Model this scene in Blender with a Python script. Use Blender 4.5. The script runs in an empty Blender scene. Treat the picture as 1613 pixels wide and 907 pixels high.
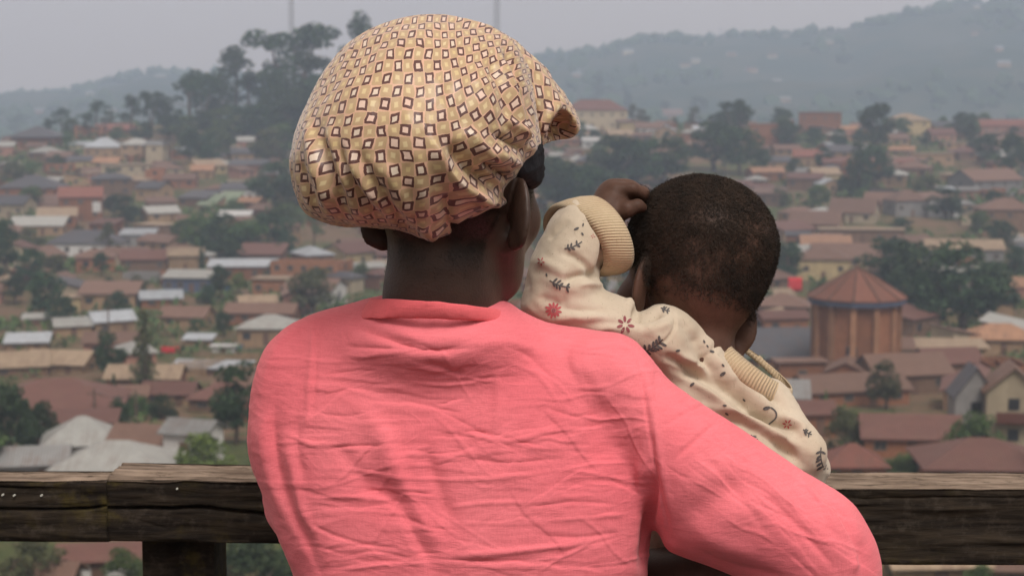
import bpy, bmesh, math, random
import numpy as np
from mathutils import Vector, Matrix
from mathutils.bvhtree import BVHTree

random.seed(7); rng = np.random.default_rng(11)
SC = bpy.context.scene
COL = SC.collection

# ---------------------------------------------------------------- camera, world, sun, exposure
FP = 2688.0                                   # focal length in photo pixels (photo 1613 wide)
ALPHA = math.atan((453.5 - 150.0) / FP)       # the horizon stands 150 px below the top edge
CAM = np.array([0.0, 0.0, 1.55])
cam_d = bpy.data.cameras.new('camera'); cam = bpy.data.objects.new('camera', cam_d); COL.objects.link(cam)
cam.location = CAM; cam.rotation_euler = (math.pi / 2 - ALPHA, 0, 0)
cam_d.sensor_width = 36; cam_d.lens = 36 * FP / 1613
cam_d.clip_start = 0.05; cam_d.clip_end = 20000
cam_d.dof.use_dof = True; cam_d.dof.focus_distance = 1.60; cam_d.dof.aperture_fstop = 13.0
SC.camera = cam

SUN_EL, SUN_AZ = 56.0, 158.0                  # azimuth clockwise from +Y (the view direction): behind the camera, to the right
sd = bpy.data.lights.new('sun', 'SUN'); sun = bpy.data.objects.new('sun', sd); COL.objects.link(sun)
sd.energy = 1.5; sd.angle = math.radians(22); sd.color = (1.0, 0.95, 0.88)
sv = Vector((math.sin(math.radians(SUN_AZ)) * math.cos(math.radians(SUN_EL)),
             math.cos(math.radians(SUN_AZ)) * math.cos(math.radians(SUN_EL)), math.sin(math.radians(SUN_EL))))
sun.rotation_euler = sv.to_track_quat('Z', 'Y').to_euler(); sun.location = (0, 0, 30)

W = bpy.data.worlds.new('World'); SC.world = W; W.use_nodes = True
wn = W.node_tree; wn.nodes.clear()
sky = wn.nodes.new('ShaderNodeTexSky'); sky.sky_type = 'NISHITA'; sky.sun_disc = False
sky.sun_elevation = math.radians(SUN_EL); sky.sun_rotation = math.radians(SUN_AZ)
sky.air_density = 1.0; sky.dust_density = 5.0; sky.ozone_density = 1.0
hs = wn.nodes.new('ShaderNodeHueSaturation'); hs.inputs['Saturation'].default_value = 0.10
mx = wn.nodes.new('ShaderNodeMixRGB'); mx.inputs['Fac'].default_value = 0.65; mx.inputs['Color2'].default_value = (4.35, 3.35, 2.8, 1)
bg = wn.nodes.new('ShaderNodeBackground'); bg.inputs['Strength'].default_value = 0.12
wo = wn.nodes.new('ShaderNodeOutputWorld')
wn.links.new(sky.outputs[0], hs.inputs['Color']); wn.links.new(hs.outputs[0], mx.inputs['Color1'])
wn.links.new(mx.outputs[0], bg.inputs['Color']); wn.links.new(bg.outputs[0], wo.inputs['Surface'])

SC.view_settings.view_transform = 'Standard'; SC.view_settings.look = 'None'
SC.view_settings.gamma = 1.0; SC.view_settings.exposure = 0.60
SC.render.engine = 'CYCLES'
SC.cycles.max_bounces = 6; SC.cycles.diffuse_bounces = 3; SC.cycles.glossy_bounces = 2
SC.cycles.transparent_max_bounces = 6; SC.cycles.volume_bounces = 2
SC.cycles.use_denoising = True; SC.cycles.use_adaptive_sampling = False

HAZE_DENSITY = 4.1e-4
HAZE_COLOR = (0.64, 0.775, 0.98)

# ---------------------------------------------------------------- photo pixel + depth <-> place
CA, SA = math.cos(ALPHA), math.sin(ALPHA)
def c2w(q):                                   # camera axes (right, up, forward) -> world
    q = np.asarray(q, float); x, u, d = q[..., 0], q[..., 1], q[..., 2]
    return np.stack([x, d * CA + u * SA, CAM[2] - d * SA + u * CA], -1)
def pc(px, py, d):                            # photo pixel at a depth -> camera axes
    return np.array([(px - 806.5) / FP * d, -(py - 453.5) / FP * d, d], float)
def P(px, py, d): return c2w(pc(px, py, d))
def w2p(w):
    w = np.asarray(w, float); x = w[..., 0]; y = w[..., 1]; z = w[..., 2] - CAM[2]
    d = y * CA - z * SA; u = y * SA + z * CA
    return 806.5 + x / d * FP, 453.5 - u / d * FP, d

# ---------------------------------------------------------------- object helpers
def new_obj(name, me, mats, parent=None):
    o = bpy.data.objects.new(name, me); COL.objects.link(o)
    for m in (mats if isinstance(mats, (list, tuple)) else [mats]):
        if m is not None: me.materials.append(m)
    if parent is not None:
        o.parent = parent
    return o
def tag(o, label=None, cat=None, group=None, kind=None):
    if label: o['label'] = label
    if cat: o['category'] = cat
    if group: o['group'] = group
    if kind: o['kind'] = kind
    return o
def thing(name, loc, label, cat, group=None, rotz=0.0):
    o = bpy.data.objects.new(name, None); COL.objects.link(o)
    o.empty_display_size = 0.3
    o.location = tuple(float(v) for v in loc); o.rotation_euler = (0, 0, rotz)
    return tag(o, label, cat, group)
def unparent_offset(o, root):                 # mesh is in world coordinates, its thing stands elsewhere
    o.matrix_parent_inverse = Matrix.Translation(-Vector(root.location))
def mesh_np(name, v, f, smooth=True):
    v = np.asarray(v, np.float32); f = np.asarray(f, np.int32)
    me = bpy.data.meshes.new(name)
    me.vertices.add(len(v)); me.vertices.foreach_set('co', v.ravel())
    k = f.shape[1]
    me.loops.add(f.size); me.loops.foreach_set('vertex_index', f.ravel())
    me.polygons.add(len(f)); me.polygons.foreach_set('loop_start', np.arange(0, f.size, k, dtype=np.int32))
    me.polygons.foreach_set('loop_total', np.full(len(f), k, np.int32))
    me.polygons.foreach_set('use_smooth', np.full(len(f), smooth, bool))
    me.update(calc_edges=True); me.validate()
    return me
class MB:                                     # collects simple shapes into one mesh
    def __init__(s): s.v = []; s.f = []
    def add(s, vs, fs):
        b = len(s.v); s.v += [tuple(map(float, p)) for p in vs]; s.f += [tuple(i + b for i in q) for q in fs]; return s
    def box(s, a, b):
        (x0, y0, z0), (x1, y1, z1) = a, b
        return s.add([(x0,y0,z0),(x1,y0,z0),(x1,y1,z0),(x0,y1,z0),(x0,y0,z1),(x1,y0,z1),(x1,y1,z1),(x0,y1,z1)],
                     [(3,2,1,0),(4,5,6,7),(0,1,5,4),(1,2,6,5),(2,3,7,6),(3,0,4,7)])
    def tube(s, pts, rad, n=6, cap=True):
        pts = [Vector(p) for p in pts]; rings = []
        for i, p in enumerate(pts):
            t = (pts[min(i + 1, len(pts) - 1)] - pts[max(i - 1, 0)]).normalized()
            a = t.orthogonal().normalized() if i == 0 else (rings[-1][1] - t * rings[-1][1].dot(t)).normalized()
            rings.append((p, a, t.cross(a), rad[i] if isinstance(rad, (list, tuple)) else rad))
        vs = [p + (a * math.cos(2 * math.pi * k / n) + b * math.sin(2 * math.pi * k / n)) * r for p, a, b, r in rings for k in range(n)]
        fs = [(i*n+k, i*n+(k+1)%n, (i+1)*n+(k+1)%n, (i+1)*n+k) for i in range(len(pts)-1) for k in range(n)]
        if cap: fs += [tuple(range(n))[::-1], tuple(range((len(pts)-1)*n, len(pts)*n))]
        return s.add(vs, fs)
    def build(s, name, mats, parent=None, smooth=False):
        me = bpy.data.meshes.new(name); me.from_pydata(s.v, [], s.f)
        if smooth: me.polygons.foreach_set('use_smooth', np.ones(len(me.polygons), bool))
        me.update()
        return new_obj(name, me, mats, parent)

# ---------------------------------------------------------------- node helpers
class NT:
    def __init__(s, name):
        s.m = bpy.data.materials.new(name); s.m.use_nodes = True
        s.t = s.m.node_tree; s.b = s.t.nodes['Principled BSDF']; s.out = s.t.nodes['Material Output']
    def n(s, typ, **kw):
        x = s.t.nodes.new(typ)
        for k, v in kw.items(): setattr(x, k, v)
        return x
    def l(s, a, b): s.t.links.new(a, b)
    def setin(s, sock, v):
        if isinstance(v, E): s.l(v.s, sock)
        elif hasattr(v, 'is_output'): s.l(v, sock)
        else: sock.default_value = v
    def math(s, op, a, b=0.0, c=None):
        x = s.n('ShaderNodeMath', operation=op); s.setin(x.inputs[0], a); s.setin(x.inputs[1], b)
        if c is not None: s.setin(x.inputs[2], c)
        return E(s, x.outputs[0])
    def mix(s, f, a, b, blend='MIX'):
        x = s.n('ShaderNodeMixRGB', blend_type=blend); s.setin(x.inputs[0], f)
        for i, v in ((1, a), (2, b)):
            if isinstance(v, tuple): v = (*v[:3], 1.0)
            s.setin(x.inputs[i], v)
        return x.outputs[0]
    def coord(s, kind='Object'):
        return s.n('ShaderNodeTexCoord').outputs[kind]
    def mapping(s, vec, scale=(1,1,1), rot=(0,0,0)):
        x = s.n('ShaderNodeMapping'); s.l(vec, x.inputs[0]); x.inputs['Scale'].default_value = scale; x.inputs['Rotation'].default_value = rot
        return x.outputs[0]
    def noise(s, vec, scale, detail=4, rough=0.55, dist=0.0, lac=2.0):
        x = s.n('ShaderNodeTexNoise'); s.l(vec, x.inputs['Vector'])
        x.inputs['Scale'].default_value = scale; x.inputs['Detail'].default_value = detail
        x.inputs['Roughness'].default_value = rough; x.inputs['Distortion'].default_value = dist
        return E(s, x.outputs['Fac'])
    def ramp(s, fac, stops):
        x = s.n('ShaderNodeValToRGB'); s.setin(x.inputs[0], fac)
        el = x.color_ramp.elements
        while len(el) < len(stops): el.new(0.5)
        for e, (p, c) in zip(el, stops):
            e.position = p; e.color = (c, c, c, 1) if isinstance(c, (int, float)) else (*c[:3], 1)
        return x.outputs[0]
    def bump(s, h, strength=0.3, dist=0.01, normal=None):
        x = s.n('ShaderNodeBump'); x.inputs['Strength'].default_value = strength; x.inputs['Distance'].default_value = dist
        s.setin(x.inputs['Height'], h)
        if normal is not None: s.l(normal, x.inputs['Normal'])
        return x.outputs[0]
    def fin(s, col=None, rough=0.8, normal=None, spec=0.3, **kw):
        if col is not None: s.setin(s.b.inputs['Base Color'], (*col, 1) if isinstance(col, tuple) else col)
        s.setin(s.b.inputs['Roughness'], rough)
        s.b.inputs['Specular IOR Level'].default_value = spec
        for k, v in kw.items(): s.b.inputs[k.replace('_', ' ')].default_value = v
        if normal is not None: s.l(normal, s.b.inputs['Normal'])
        return s.m
class E:
    def __init__(s, nt, sock): s.nt = nt; s.s = sock
    def __add__(s, o): return s.nt.math('ADD', s, o)
    def __radd__(s, o): return s.nt.math('ADD', o, s)
    def __sub__(s, o): return s.nt.math('SUBTRACT', s, o)
    def __rsub__(s, o): return s.nt.math('SUBTRACT', o, s)
    def __mul__(s, o): return s.nt.math('MULTIPLY', s, o)
    def __rmul__(s, o): return s.nt.math('MULTIPLY', o, s)
    def __truediv__(s, o): return s.nt.math('DIVIDE', s, o)
    def floor(s): return s.nt.math('FLOOR', s)
    def abs(s): return s.nt.math('ABSOLUTE', s)
    def lt(s, o): return s.nt.math('LESS_THAN', s, o)
    def max(s, o): return s.nt.math('MAXIMUM', s, o)
    def min(s, o): return s.nt.math('MINIMUM', s, o)
    def step(s, lo, hi):                       # smooth 0..1 between lo and hi
        x = s.nt.n('ShaderNodeMapRange', interpolation_type='SMOOTHSTEP')
        s.nt.l(s.s, x.inputs['Value'])
        x.inputs['From Min'].default_value = lo; x.inputs['From Max'].default_value = hi
        return E(s.nt, x.outputs['Result'])

def simple(name, c1, c2, scale=1.0, rough=0.85, bump=0.2, bscale=None, rnd=0.25, spec=0.2, stretch=(1,1,1), dist=0.05):
    t = NT(name); co = t.mapping(t.coord('Object'), stretch)
    nz = t.noise(co, scale, 5, 0.6)
    col = t.mix(nz.step(0.3, 0.7), c1, c2)
    if rnd:
        r = t.n('ShaderNodeObjectInfo').outputs['Random']
        hv = t.n('ShaderNodeHueSaturation'); t.l(col, hv.inputs['Color'])
        t.l((E(t, r) * rnd + (1 - rnd / 2)).s, hv.inputs['Value']); col = hv.outputs[0]
    nb = t.bump(t.noise(co, bscale or scale * 6, 5, 0.65), bump, dist) if bump else None
    return t.fin(col, rough, nb, spec)
# ---------------------------------------------------------------- modelling soft bodies: a field on a pixel/depth lattice, then a surface net
def smin(a, b, k):
    h = np.clip(0.5 + 0.5 * (b - a) / k, 0, 1); return b * (1 - h) + a * h - k * h * (1 - h)
def smax(a, b, k): return -smin(-a, -b, k)
def poly_sdf(poly, X, Y):                     # signed distance in px, positive inside
    p = np.asarray(poly, float); q = np.roll(p, -1, 0)
    best = np.full(X.shape, 1e9); ins = np.zeros(X.shape, bool)
    for (x0, y0), (x1, y1) in zip(p, q):
        dx, dy = x1 - x0, y1 - y0; L = dx * dx + dy * dy
        if L < 1e-9: continue
        t = np.clip(((X - x0) * dx + (Y - y0) * dy) / L, 0, 1)
        best = np.minimum(best, (X - x0 - t * dx) ** 2 + (Y - y0 - t * dy) ** 2)
        c = (y0 > Y) != (y1 > Y)
        if dy != 0: ins ^= c & (X < (x1 - x0) * (Y - y0) / dy + x0)
    return np.where(ins, 1, -1) * np.sqrt(best)
def spline(pts, n=6, closed=True):            # Catmull-Rom through the points
    p = np.asarray(pts, float); N = len(p); out = []
    for i in range(N if closed else N - 1):
        if closed: a, b, c, d = p[(i-1) % N], p[i], p[(i+1) % N], p[(i+2) % N]
        else: a, b, c, d = p[max(i-1, 0)], p[i], p[i+1], p[min(i+2, N-1)]
        for k in range(n):
            t = k / n
            out.append(0.5 * (2*b + (c-a)*t + (2*a-5*b+4*c-d)*t*t + (3*b-a-3*c+d)*t**3))
    if not closed: out.append(p[-1])
    return np.array(out)
def poisson(mask, levels=3):
    ms = [mask]
    for _ in range(levels):
        m = ms[-1]; a, b = (m.shape[0] // 2) * 2, (m.shape[1] // 2) * 2
        ms.append(m[:a:2, :b:2])
    h = np.zeros(ms[-1].shape, np.float32)
    for i in range(levels, -1, -1):
        m = ms[i]; c = 4.0 ** i
        if h.shape != m.shape:
            u = np.repeat(np.repeat(h, 2, 0), 2, 1)
            g = np.zeros(m.shape, np.float32); a, b = min(u.shape[0], m.shape[0]), min(u.shape[1], m.shape[1])
            g[:a, :b] = u[:a, :b]; h = g
        mm = m.astype(np.float32)
        for _ in range(900 if i == levels else 160):
            s = np.zeros_like(h); s[1:] += h[:-1]; s[:-1] += h[1:]; s[:, 1:] += h[:, :-1]; s[:, :-1] += h[:, 1:]
            h = (s + c) * 0.25 * mm
    return h
class Field:
    def __init__(s, px, py, dd, sp, sd):
        s.px = np.arange(px[0], px[1], sp, dtype=np.float32); s.py = np.arange(py[0], py[1], sp, dtype=np.float32)
        s.d = np.arange(dd[0], dd[1], sd, dtype=np.float32); s.sp, s.sd = sp, sd
        s.F = np.full((len(s.px), len(s.py), len(s.d)), 0.5, np.float32)
    def cut(s, lo, hi):                       # index ranges for a camera-axes box
        x0, x1 = 806.5 + min(lo[0]/lo[2], lo[0]/hi[2]) * FP, 806.5 + max(hi[0]/lo[2], hi[0]/hi[2]) * FP
        y0, y1 = 453.5 - max(hi[1]/lo[2], hi[1]/hi[2]) * FP, 453.5 - min(lo[1]/lo[2], lo[1]/hi[2]) * FP
        f = lambda a, v0, v1: slice(int(np.searchsorted(a, v0)), int(np.searchsorted(a, v1)) + 1)
        return f(s.px, x0, x1), f(s.py, y0, y1), f(s.d, lo[2], hi[2])
    def pts(s, sl):
        d = s.d[sl[2]][None, None, :]
        return (s.px[sl[0]] - 806.5)[:, None, None] / FP * d, -(s.py[sl[1]] - 453.5)[None, :, None] / FP * d, d
    def put(s, sl, g, k, neg=False):
        a = s.F[sl]
        s.F[sl] = (smax(a, -g, k) if neg else smin(a, g, k)) if k > 0 else (np.maximum(a, -g) if neg else np.minimum(a, g))
    def cone(s, A, ra, B, rb, k=0.01, neg=False):
        A, B = np.asarray(A), np.asarray(B); m = max(ra, rb) + k + 0.012
        sl = s.cut(np.minimum(A, B) - m, np.maximum(A, B) + m); x, u, d = s.pts(sl)
        if min(len(x), u.shape[1], d.shape[2]) == 0: return
        ba = B - A; L = float(ba @ ba) + 1e-12
        t = np.clip(((x-A[0])*ba[0] + (u-A[1])*ba[1] + (d-A[2])*ba[2]) / L, 0, 1)
        g = np.sqrt((x-A[0]-t*ba[0])**2 + (u-A[1]-t*ba[1])**2 + (d-A[2]-t*ba[2])**2) - (ra + (rb-ra)*t)
        s.put(sl, g.astype(np.float32), k, neg)
    def chain(s, pts, rad, k=0.01):
        for i in range(len(pts)-1): s.cone(pts[i], rad[i], pts[i+1], rad[i+1], k)
    def ell(s, c, r, ax=None, k=0.01, neg=False):
        c = np.asarray(c); r = np.asarray(r, float); m = r.max() + k + 0.012
        ax = np.eye(3) if ax is None else np.asarray(ax)
        sl = s.cut(c - m, c + m); x, u, d = s.pts(sl)
        if min(len(x), u.shape[1], d.shape[2]) == 0: return
        x, u, d = x-c[0], u-c[1], d-c[2]
        q = [(x*a[0] + u*a[1] + d*a[2]) for a in ax]
        k0 = np.sqrt(sum((v/w)**2 for v, w in zip(q, r))); k1 = np.sqrt(sum((v/w**2)**2 for v, w in zip(q, r))) + 1e-9
        s.put(sl, (k0*(k0-1)/k1).astype(np.float32), k, neg)
    def inflate(s, poly, dc, T, k=0.012, sm=6, power=1.0, top=None, off=0.0016):
        poly = spline(poly, sm) if sm else np.asarray(poly, float)
        X, Y = np.meshgrid(s.px, s.py, indexing='ij')
        sd = poly_sdf(poly, X, Y); h = poisson(sd > 0)
        sel = (sd > 3*s.sp) & (sd < 5*s.sp); G = float(np.median(h[sel] / sd[sel])); hm = float(h.max())
        w = np.clip(sd / (5*s.sp), 0, 1); h = (w*h + (1-w)*sd*G) / hm
        h = np.where(h > 0, np.abs(h)**power, h)
        if top: h = np.where(h > 0, top*(1-np.exp(-h/top)), h)   # flatter top
        dcv = (dc(X, Y) if callable(dc) else np.full(X.shape, dc))[:, :, None].astype(np.float32)
        Tv = T(X, Y)[:, :, None].astype(np.float32) if callable(T) else np.float32(T)
        rho = np.sqrt(((s.d[None, None, :] - dcv) / Tv)**2 + np.maximum(1 - h, 0)[:, :, None].astype(np.float32))
        s.put((slice(None),)*3, ((rho - 1) * Tv - off).astype(np.float32), k)
    def plane(s, p, n, k=0.004):              # keep the side the normal points away from
        x, u, d = s.pts((slice(None),)*3); n = np.asarray(n) / np.linalg.norm(n)
        s.F = smax(s.F, ((x-p[0])*n[0] + (u-p[1])*n[1] + (d-p[2])*n[2]).astype(np.float32), k)
    def net(s, smooth=2):
        F = s.F; S = F < 0
        S[0] = S[-1] = False; S[:, 0] = S[:, -1] = False; S[:, :, 0] = S[:, :, -1] = False
        c = [(i, j, k) for i in (0, 1) for j in (0, 1) for k in (0, 1)]
        sl = lambda o: tuple(slice(v, n-1+v) for v, n in zip(o, S.shape))
        an = np.zeros(tuple(n-1 for n in S.shape), bool); al = np.ones_like(an)
        for o in c: an |= S[sl(o)]; al &= S[sl(o)]
        act = an & ~al; idx = np.argwhere(act); vid = np.full(act.shape, -1, np.int32); vid[act] = np.arange(len(idx))
        pos = np.zeros((len(idx), 3)); cnt = np.zeros(len(idx))
        for a in c:
            for ax in range(3):
                if a[ax]: continue
                b = list(a); b[ax] = 1
                ia = tuple((idx + a).T); ib = tuple((idx + b).T)
                fa, fb = F[ia].astype(float), F[ib].astype(float); cr = S[ia] != S[ib]
                t = np.clip(np.where(cr, fa / np.where(fa - fb == 0, 1, fa - fb), 0), 0, 1)
                pos += cr[:, None] * (np.array(a) + t[:, None] * (np.array(b) - np.array(a))); cnt += cr
        ip = idx + pos / cnt[:, None]
        faces = []
        for ax in range(3):
            b1, b2 = (ax+1) % 3, (ax+2) % 3
            lo = [slice(1, n-1) for n in S.shape]; lo[ax] = slice(0, S.shape[ax]-1); hi = list(lo); hi[ax] = slice(1, S.shape[ax])
            A, B = S[tuple(lo)], S[tuple(hi)]
            e = np.argwhere(A != B); off = np.ones(3, int); off[ax] = 0; e = e + off
            ins = S[tuple(e.T)]
            def g(o1, o2):
                q = e.copy(); q[:, b1] += o1; q[:, b2] += o2; return vid[tuple(q.T)]
            q = np.stack([g(-1, -1), g(0, -1), g(0, 0), g(-1, 0)], 1)
            q[~ins] = q[~ins][:, ::-1]; faces.append(q)
        f = np.concatenate(faces); f = f[(f >= 0).all(1)]
        px, py, d = s.px[0] + ip[:, 0]*s.sp, s.py[0] + ip[:, 1]*s.sp, s.d[0] + ip[:, 2]*s.sd
        v = c2w(np.stack([(px-806.5)/FP*d, -(py-453.5)/FP*d, d], -1))
        s.F = None
        return lap(v, f, smooth), f
def lap(v, f, n, w=0.5):
    if n == 0: return v
    a = f.ravel(); b = np.roll(f, -1, 1).ravel(); N = len(v)
    deg = np.bincount(a, minlength=N) + np.bincount(b, minlength=N)
    for _ in range(n):
        s = np.stack([np.bincount(a, v[b, i], N) + np.bincount(b, v[a, i], N) for i in range(3)], 1) / np.maximum(deg, 1)[:, None]
        v = v*(1-w) + s*w
    return v
def normals(v, f):
    n = np.cross(v[f[:, 2]] - v[f[:, 0]], v[f[:, 3 % f.shape[1]]] - v[f[:, 1]])
    out = np.zeros_like(v)
    for i in range(3):
        for c in range(f.shape[1]): out[:, i] += np.bincount(f[:, c], n[:, i], len(v))
    return out / (np.linalg.norm(out, axis=1, keepdims=True) + 1e-12)
def vnoise(p, seed=0):                        # smooth lattice noise, -1..1
    p = np.asarray(p, float); i = np.floor(p).astype(np.int64); t = p - i; t = t*t*t*(t*(t*6-15)+10)
    def h(q):
        n = (q[:, 0]*374761393 + q[:, 1]*668265263 + q[:, 2]*2147483647 + seed*1013904223) & 0xFFFFFFFF
        n = ((n ^ (n >> 13)) * 1274126177) & 0xFFFFFFFF; n = (n ^ (n >> 16)) & 0xFFFF
        return n / 32767.5 - 1
    r = 0
    for a in (0, 1):
        for b in (0, 1):
            for c in (0, 1):
                w = (t[:, 0] if a else 1-t[:, 0]) * (t[:, 1] if b else 1-t[:, 1]) * (t[:, 2] if c else 1-t[:, 2])
                r = r + w * h(i + [a, b, c])
    return r
def fbm(p, oct=4, seed=0, gain=0.5):
    s, a, r = 0, 1.0, 1.0
    for o in range(oct): s = s + a*vnoise(np.asarray(p)*r, seed+o); a *= gain; r *= 2.03
    return s
def folds(v, f, strokes, passes=1):
    """strokes: (points in photo pixels, height in mm, width in px[, skew]); positive is a ridge, negative a crease"""
    n = normals(v, f); px, py, d = w2p(v)
    toC = CAM - v; toC /= np.linalg.norm(toC, axis=1, keepdims=True)
    face = np.clip((n*toC).sum(1)*3 + 0.3, 0, 1)
    disp = np.zeros(len(v))
    for st in strokes:
        pts = spline(st[0], 5, False) if len(st[0]) > 2 else np.asarray(st[0], float)
        amp, w = st[1], st[2]; skew = st[3] if len(st) > 3 else 0.0
        lo, hi = pts.min(0) - 3.2*w, pts.max(0) + 3.2*w
        sel = np.where((px > lo[0]) & (px < hi[0]) & (py > lo[1]) & (py < hi[1]) & (face > 0))[0]
        if not len(sel): continue
        X, Y = px[sel], py[sel]; best = np.full(len(sel), 1e9); tt = np.zeros(len(sel)); sg = np.zeros(len(sel))
        seg = np.linalg.norm(np.diff(pts, axis=0), axis=1); cum = np.concatenate([[0], np.cumsum(seg)]); L = cum[-1]
        for i in range(len(pts)-1):
            (x0, y0), (x1, y1) = pts[i], pts[i+1]; dx, dy = x1-x0, y1-y0
            t = np.clip(((X-x0)*dx + (Y-y0)*dy) / (seg[i]**2 + 1e-9), 0, 1)
            q = np.hypot(X-x0-t*dx, Y-y0-t*dy); m = q < best
            best[m] = q[m]; tt[m] = (cum[i] + t[m]*seg[i]) / L; sg[m] = np.sign(dx*(Y-y0) - dy*(X-x0))[m]
        e = np.clip(np.minimum(tt, 1-tt)*4, 0, 1); e = e*e*(3-2*e)
        if skew: best = np.where(sg > 0, best*(1+skew), best*(1-0.5*skew))
        disp[sel] += amp*0.001 * np.exp(-(best/w)**2) * (0.15 + 0.85*e) * face[sel]
    return v + n*disp[:, None]
def ring_loft(rings, n=48, thick=0.0):
    """rings: (cx, cy, depth, ax, ay, bx, by, rd): half axis a in the picture plane, bulge b towards the viewer, rd its depth"""
    v = []
    for cx, cy, d, ax, ay, bx, by, rd in rings:
        for k in range(n):
            t = 2*math.pi*k/n; c, s = math.cos(t), math.sin(t)
            v.append(P(cx + ax*c + bx*s, cy + ay*c + by*s, d - rd*s))
    f = [(i*n+k, i*n+(k+1) % n, (i+1)*n+(k+1) % n, (i+1)*n+k) for i in range(len(rings)-1) for k in range(n)]
    return np.array(v), np.array(f)
def set_attr(me, name, arr):
    a = me.attributes.new(name, 'FLOAT_VECTOR', 'POINT'); a.data.foreach_set('vector', np.asarray(arr, np.float32).ravel())
# ---------------------------------------------------------------- foreground materials
def m_skin(name, c1, c2, rough=0.48, scalp=None):
    t = NT(name); co = t.coord('Object')
    col = t.mix(t.noise(co, 28, 6, 0.65).step(0.3, 0.72), c1, c2)
    if scalp:
        at = t.n('ShaderNodeAttribute', attribute_name='scalp'); sx = t.n('ShaderNodeSeparateXYZ'); t.l(at.outputs['Vector'], sx.inputs[0])
        col = t.mix(E(t, sx.outputs[0]) * 0.80, col, scalp)
    h = t.noise(co, 420, 3, 0.6) + t.noise(co, 90, 3, 0.5) * 0.6
    return t.fin(col, rough, t.bump(h, 0.35, 0.0012), 0.14 if rough == 0.5 else 0.40)
M_SKIN = m_skin('dark_skin', (0.060, 0.034, 0.025), (0.040, 0.023, 0.017), 0.46, (0.010, 0.008, 0.007))
M_BSKIN = m_skin('baby_skin', (0.100, 0.053, 0.038), (0.066, 0.035, 0.025), 0.5, (0.026, 0.017, 0.012))

def m_shirt(name, ca, cb):
    t = NT(name); co = t.coord('Object')
    a = t.mapping(co, (1, 1, 1), (0, 0.10, 0))
    # crumple lines of washed cotton, mostly across the back
    w1 = t.noise(t.mapping(a, (9, 9, 22)), 1.0, 6, 0.62, 1.6)
    w2 = t.noise(t.mapping(co, (30, 30, 60), (0, 0.5, 0)), 1.0, 4, 0.6, 0.9)
    ridge = ((w1 - 0.5).abs() * -2.0 + 1.0)
    wx = t.n('ShaderNodeTexWave', wave_type='BANDS', bands_direction='X'); t.l(co, wx.inputs['Vector'])
    wx.inputs['Scale'].default_value = 330; wx.inputs['Distortion'].default_value = 2.2; wx.inputs['Detail'].default_value = 2
    wz = t.n('ShaderNodeTexWave', wave_type='BANDS', bands_direction='Z'); t.l(co, wz.inputs['Vector'])
    wz.inputs['Scale'].default_value = 330; wz.inputs['Distortion'].default_value = 2.2; wz.inputs['Detail'].default_value = 2
    thread = E(t, wx.outputs['Fac']) + E(t, wz.outputs['Fac'])
    slub = t.noise(t.mapping(co, (60, 60, 900)), 1.0, 3, 0.6) + t.noise(t.mapping(co, (900, 900, 60)), 1.0, 3, 0.6)
    n1 = t.bump(ridge * ridge * ridge, 0.30, 0.0018)
    n2 = t.bump(w2, 0.35, 0.002, n1)
    n3 = t.bump(thread * 0.5 + slub, 0.35, 0.0006, n2)
    col = t.mix(t.noise(co, 9, 4, 0.5).step(0.3, 0.7), ca, cb)
    col = t.mix((slub * 0.5).step(0.36, 0.62), t.mix(0.22, col, (0.50, 0.07, 0.085)), col)
    return t.fin(col, 0.85, n3, 0.12, Sheen_Weight=0.12, Sheen_Roughness=0.5)
M_SHIRT = m_shirt('coral_cotton', (0.79, 0.172, 0.204), (0.84, 0.208, 0.238)); M_COLLAR = m_shirt('coral_cotton_doubled', (0.80, 0.138, 0.155), (0.83, 0.158, 0.175))

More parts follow.
